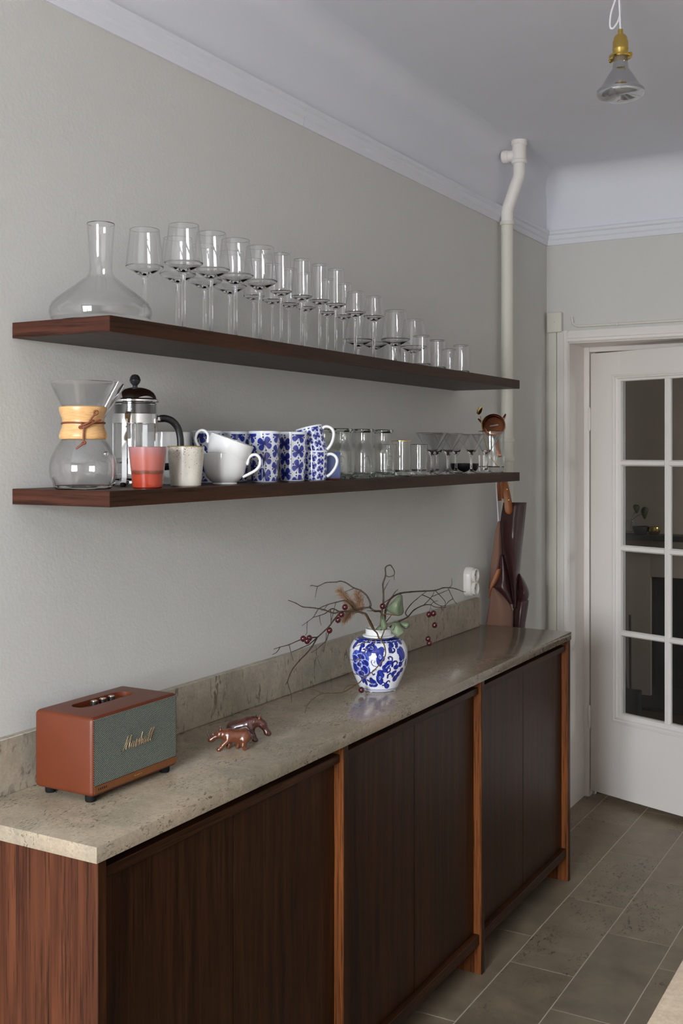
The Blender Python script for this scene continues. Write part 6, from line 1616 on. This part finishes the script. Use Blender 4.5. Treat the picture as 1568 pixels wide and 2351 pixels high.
# ================================================================== IN THE ROOM BEYOND
fpz = thing('fireplace', (0.30, 7.0, 0), 'white plastered fireplace with dark opening seen through the glazed door', 'fireplace')
M_SOOT = plain('soot_black', (0.008, 0.007, 0.007, 1), 0.9)
x0, x1, zt = -0.44, 0.46, 0.765
box('left_pier', -0.75, x0, 0.0, 0.35, 0.0, 1.0, M_HALL, fpz, 0.004); box('right_pier', x1, 0.80, 0.0, 0.35, 0.0, 1.0, M_HALL, fpz, 0.004)
box('lintel', x0, x1, 0.0, 0.35, zt, 1.0, M_HALL, fpz); box('chimney_breast', -0.70, 0.75, 0.06, 0.35, 1.035, CZ, M_HALL, fpz)
box('fire_back', x0, x1, 0.30, 0.349, 0.0, zt, M_SOOT, fpz); box('fire_cheek', x0, x0 + 0.02, 0.03, 0.30, 0.0, zt, M_SOOT, fpz); box('fire_cheek', x1 - 0.02, x1, 0.03, 0.30, 0.0, zt, M_SOOT, fpz)
box('hearth', x0 - 0.05, x1 + 0.05, -0.35, 0.30, 0.0, 0.015, M_SOOT, fpz)
box('mantel_shelf', -0.82, 0.87, -0.12, 0.35, 1.0, 1.035, plain('dark_mantel', (0.02, 0.014, 0.01, 1), 0.4), fpz, 0.003)
M_DARKCER = plain('dark_ceramic', (0.02, 0.018, 0.016, 1), 0.5)
b1_ = open_cup('small_bowl', [(0, 0), (0.03, 0.0), (0.036, 0.003), (0.048, 0.030), (0.050, 0.052)], 0.003, M_DARKCER, None, 32, 0.006, loc=(-0.185, 6.93, 1.035)); tag(b1_, 'dark bowl in the middle of the mantel beyond the door glass', 'bowl')
b3_ = open_cup('tealight_holder', [(0, 0), (0.026, 0.0), (0.030, 0.004), (0.042, 0.028), (0.038, 0.050)], 0.002, M_BRASS, None, 32, 0.004, loc=(-0.105, 6.94, 1.035)); tag(b3_, 'brass tealight holder glinting on the mantel beyond the door glass', 'candle holder')
vs_ = lathe('bud_vase', [(0, 0), (0.032, 0), (0.040, 0.02), (0.042, 0.045), (0.030, 0.07), (0.028, 0.085), (0.026, 0.085), (0.027, 0.07), (0.038, 0.045), (0.036, 0.02), (0, 0.006)], M_THIN_JAR, None, 40, loc=(-0.262, 6.98, 1.035)); tag(vs_, 'small clear bud vase at the left on the mantel beyond the door', 'vase')
pl_ = thing('leaf_cutting', (-0.262, 6.98, 1.06), 'two-leaved green cutting standing in the bud vase on the mantel', 'plant')
M_DLEAF = plain('dark_leaf', S(58, 66, 24), 0.5)
tube('cutting_stem', spline([(0, 0, 0), (0.01, 0, 0.08), (0.045, 0, 0.13)], 5), 0.002, M_DLEAF, pl_, 6); tube('cutting_stem', spline([(0, 0, 0), (0.02, 0, 0.07), (0.09, 0, 0.11)], 5), 0.002, M_DLEAF, pl_, 6)
sheet('leaf', [[(0.015, 0, 0.150), (0.030, -0.01, 0.160), (0.050, 0, 0.158)], [(0.020, 0, 0.130), (0.038, -0.015, 0.135), (0.058, 0, 0.145)], [(0.036, 0, 0.105), (0.040, -0.004, 0.104), (0.044, 0, 0.106)]], M_DLEAF, pl_, 0.001)
sheet('leaf', [[(0.070, 0, 0.135), (0.090, -0.01, 0.148), (0.110, 0, 0.140)], [(0.066, 0, 0.110), (0.090, -0.015, 0.112), (0.112, 0, 0.120)], [(0.085, 0, 0.070), (0.090, -0.004, 0.068), (0.095, 0, 0.072)]], M_DLEAF, pl_, 0.001)
ts = thing('hearth_tools', (-0.107, 6.40, 0), 'black hearth brush and shovel standing in a dark box by the fireplace beyond the door', 'fire tools')
box('ash_box', -0.055, 0.055, -0.05, 0.05, 0.0, 0.165, M_SOOT, ts, 0.008)
tube('shovel_handle', [(0.0, 0, 0.10), (-0.012, 0.03, 0.60)], 0.007, M_SOOT, ts, 8); tube('brush_handle', [(-0.012, -0.02, 0.10), (-0.052, 0.02, 0.43)], 0.007, M_SOOT, ts, 8)
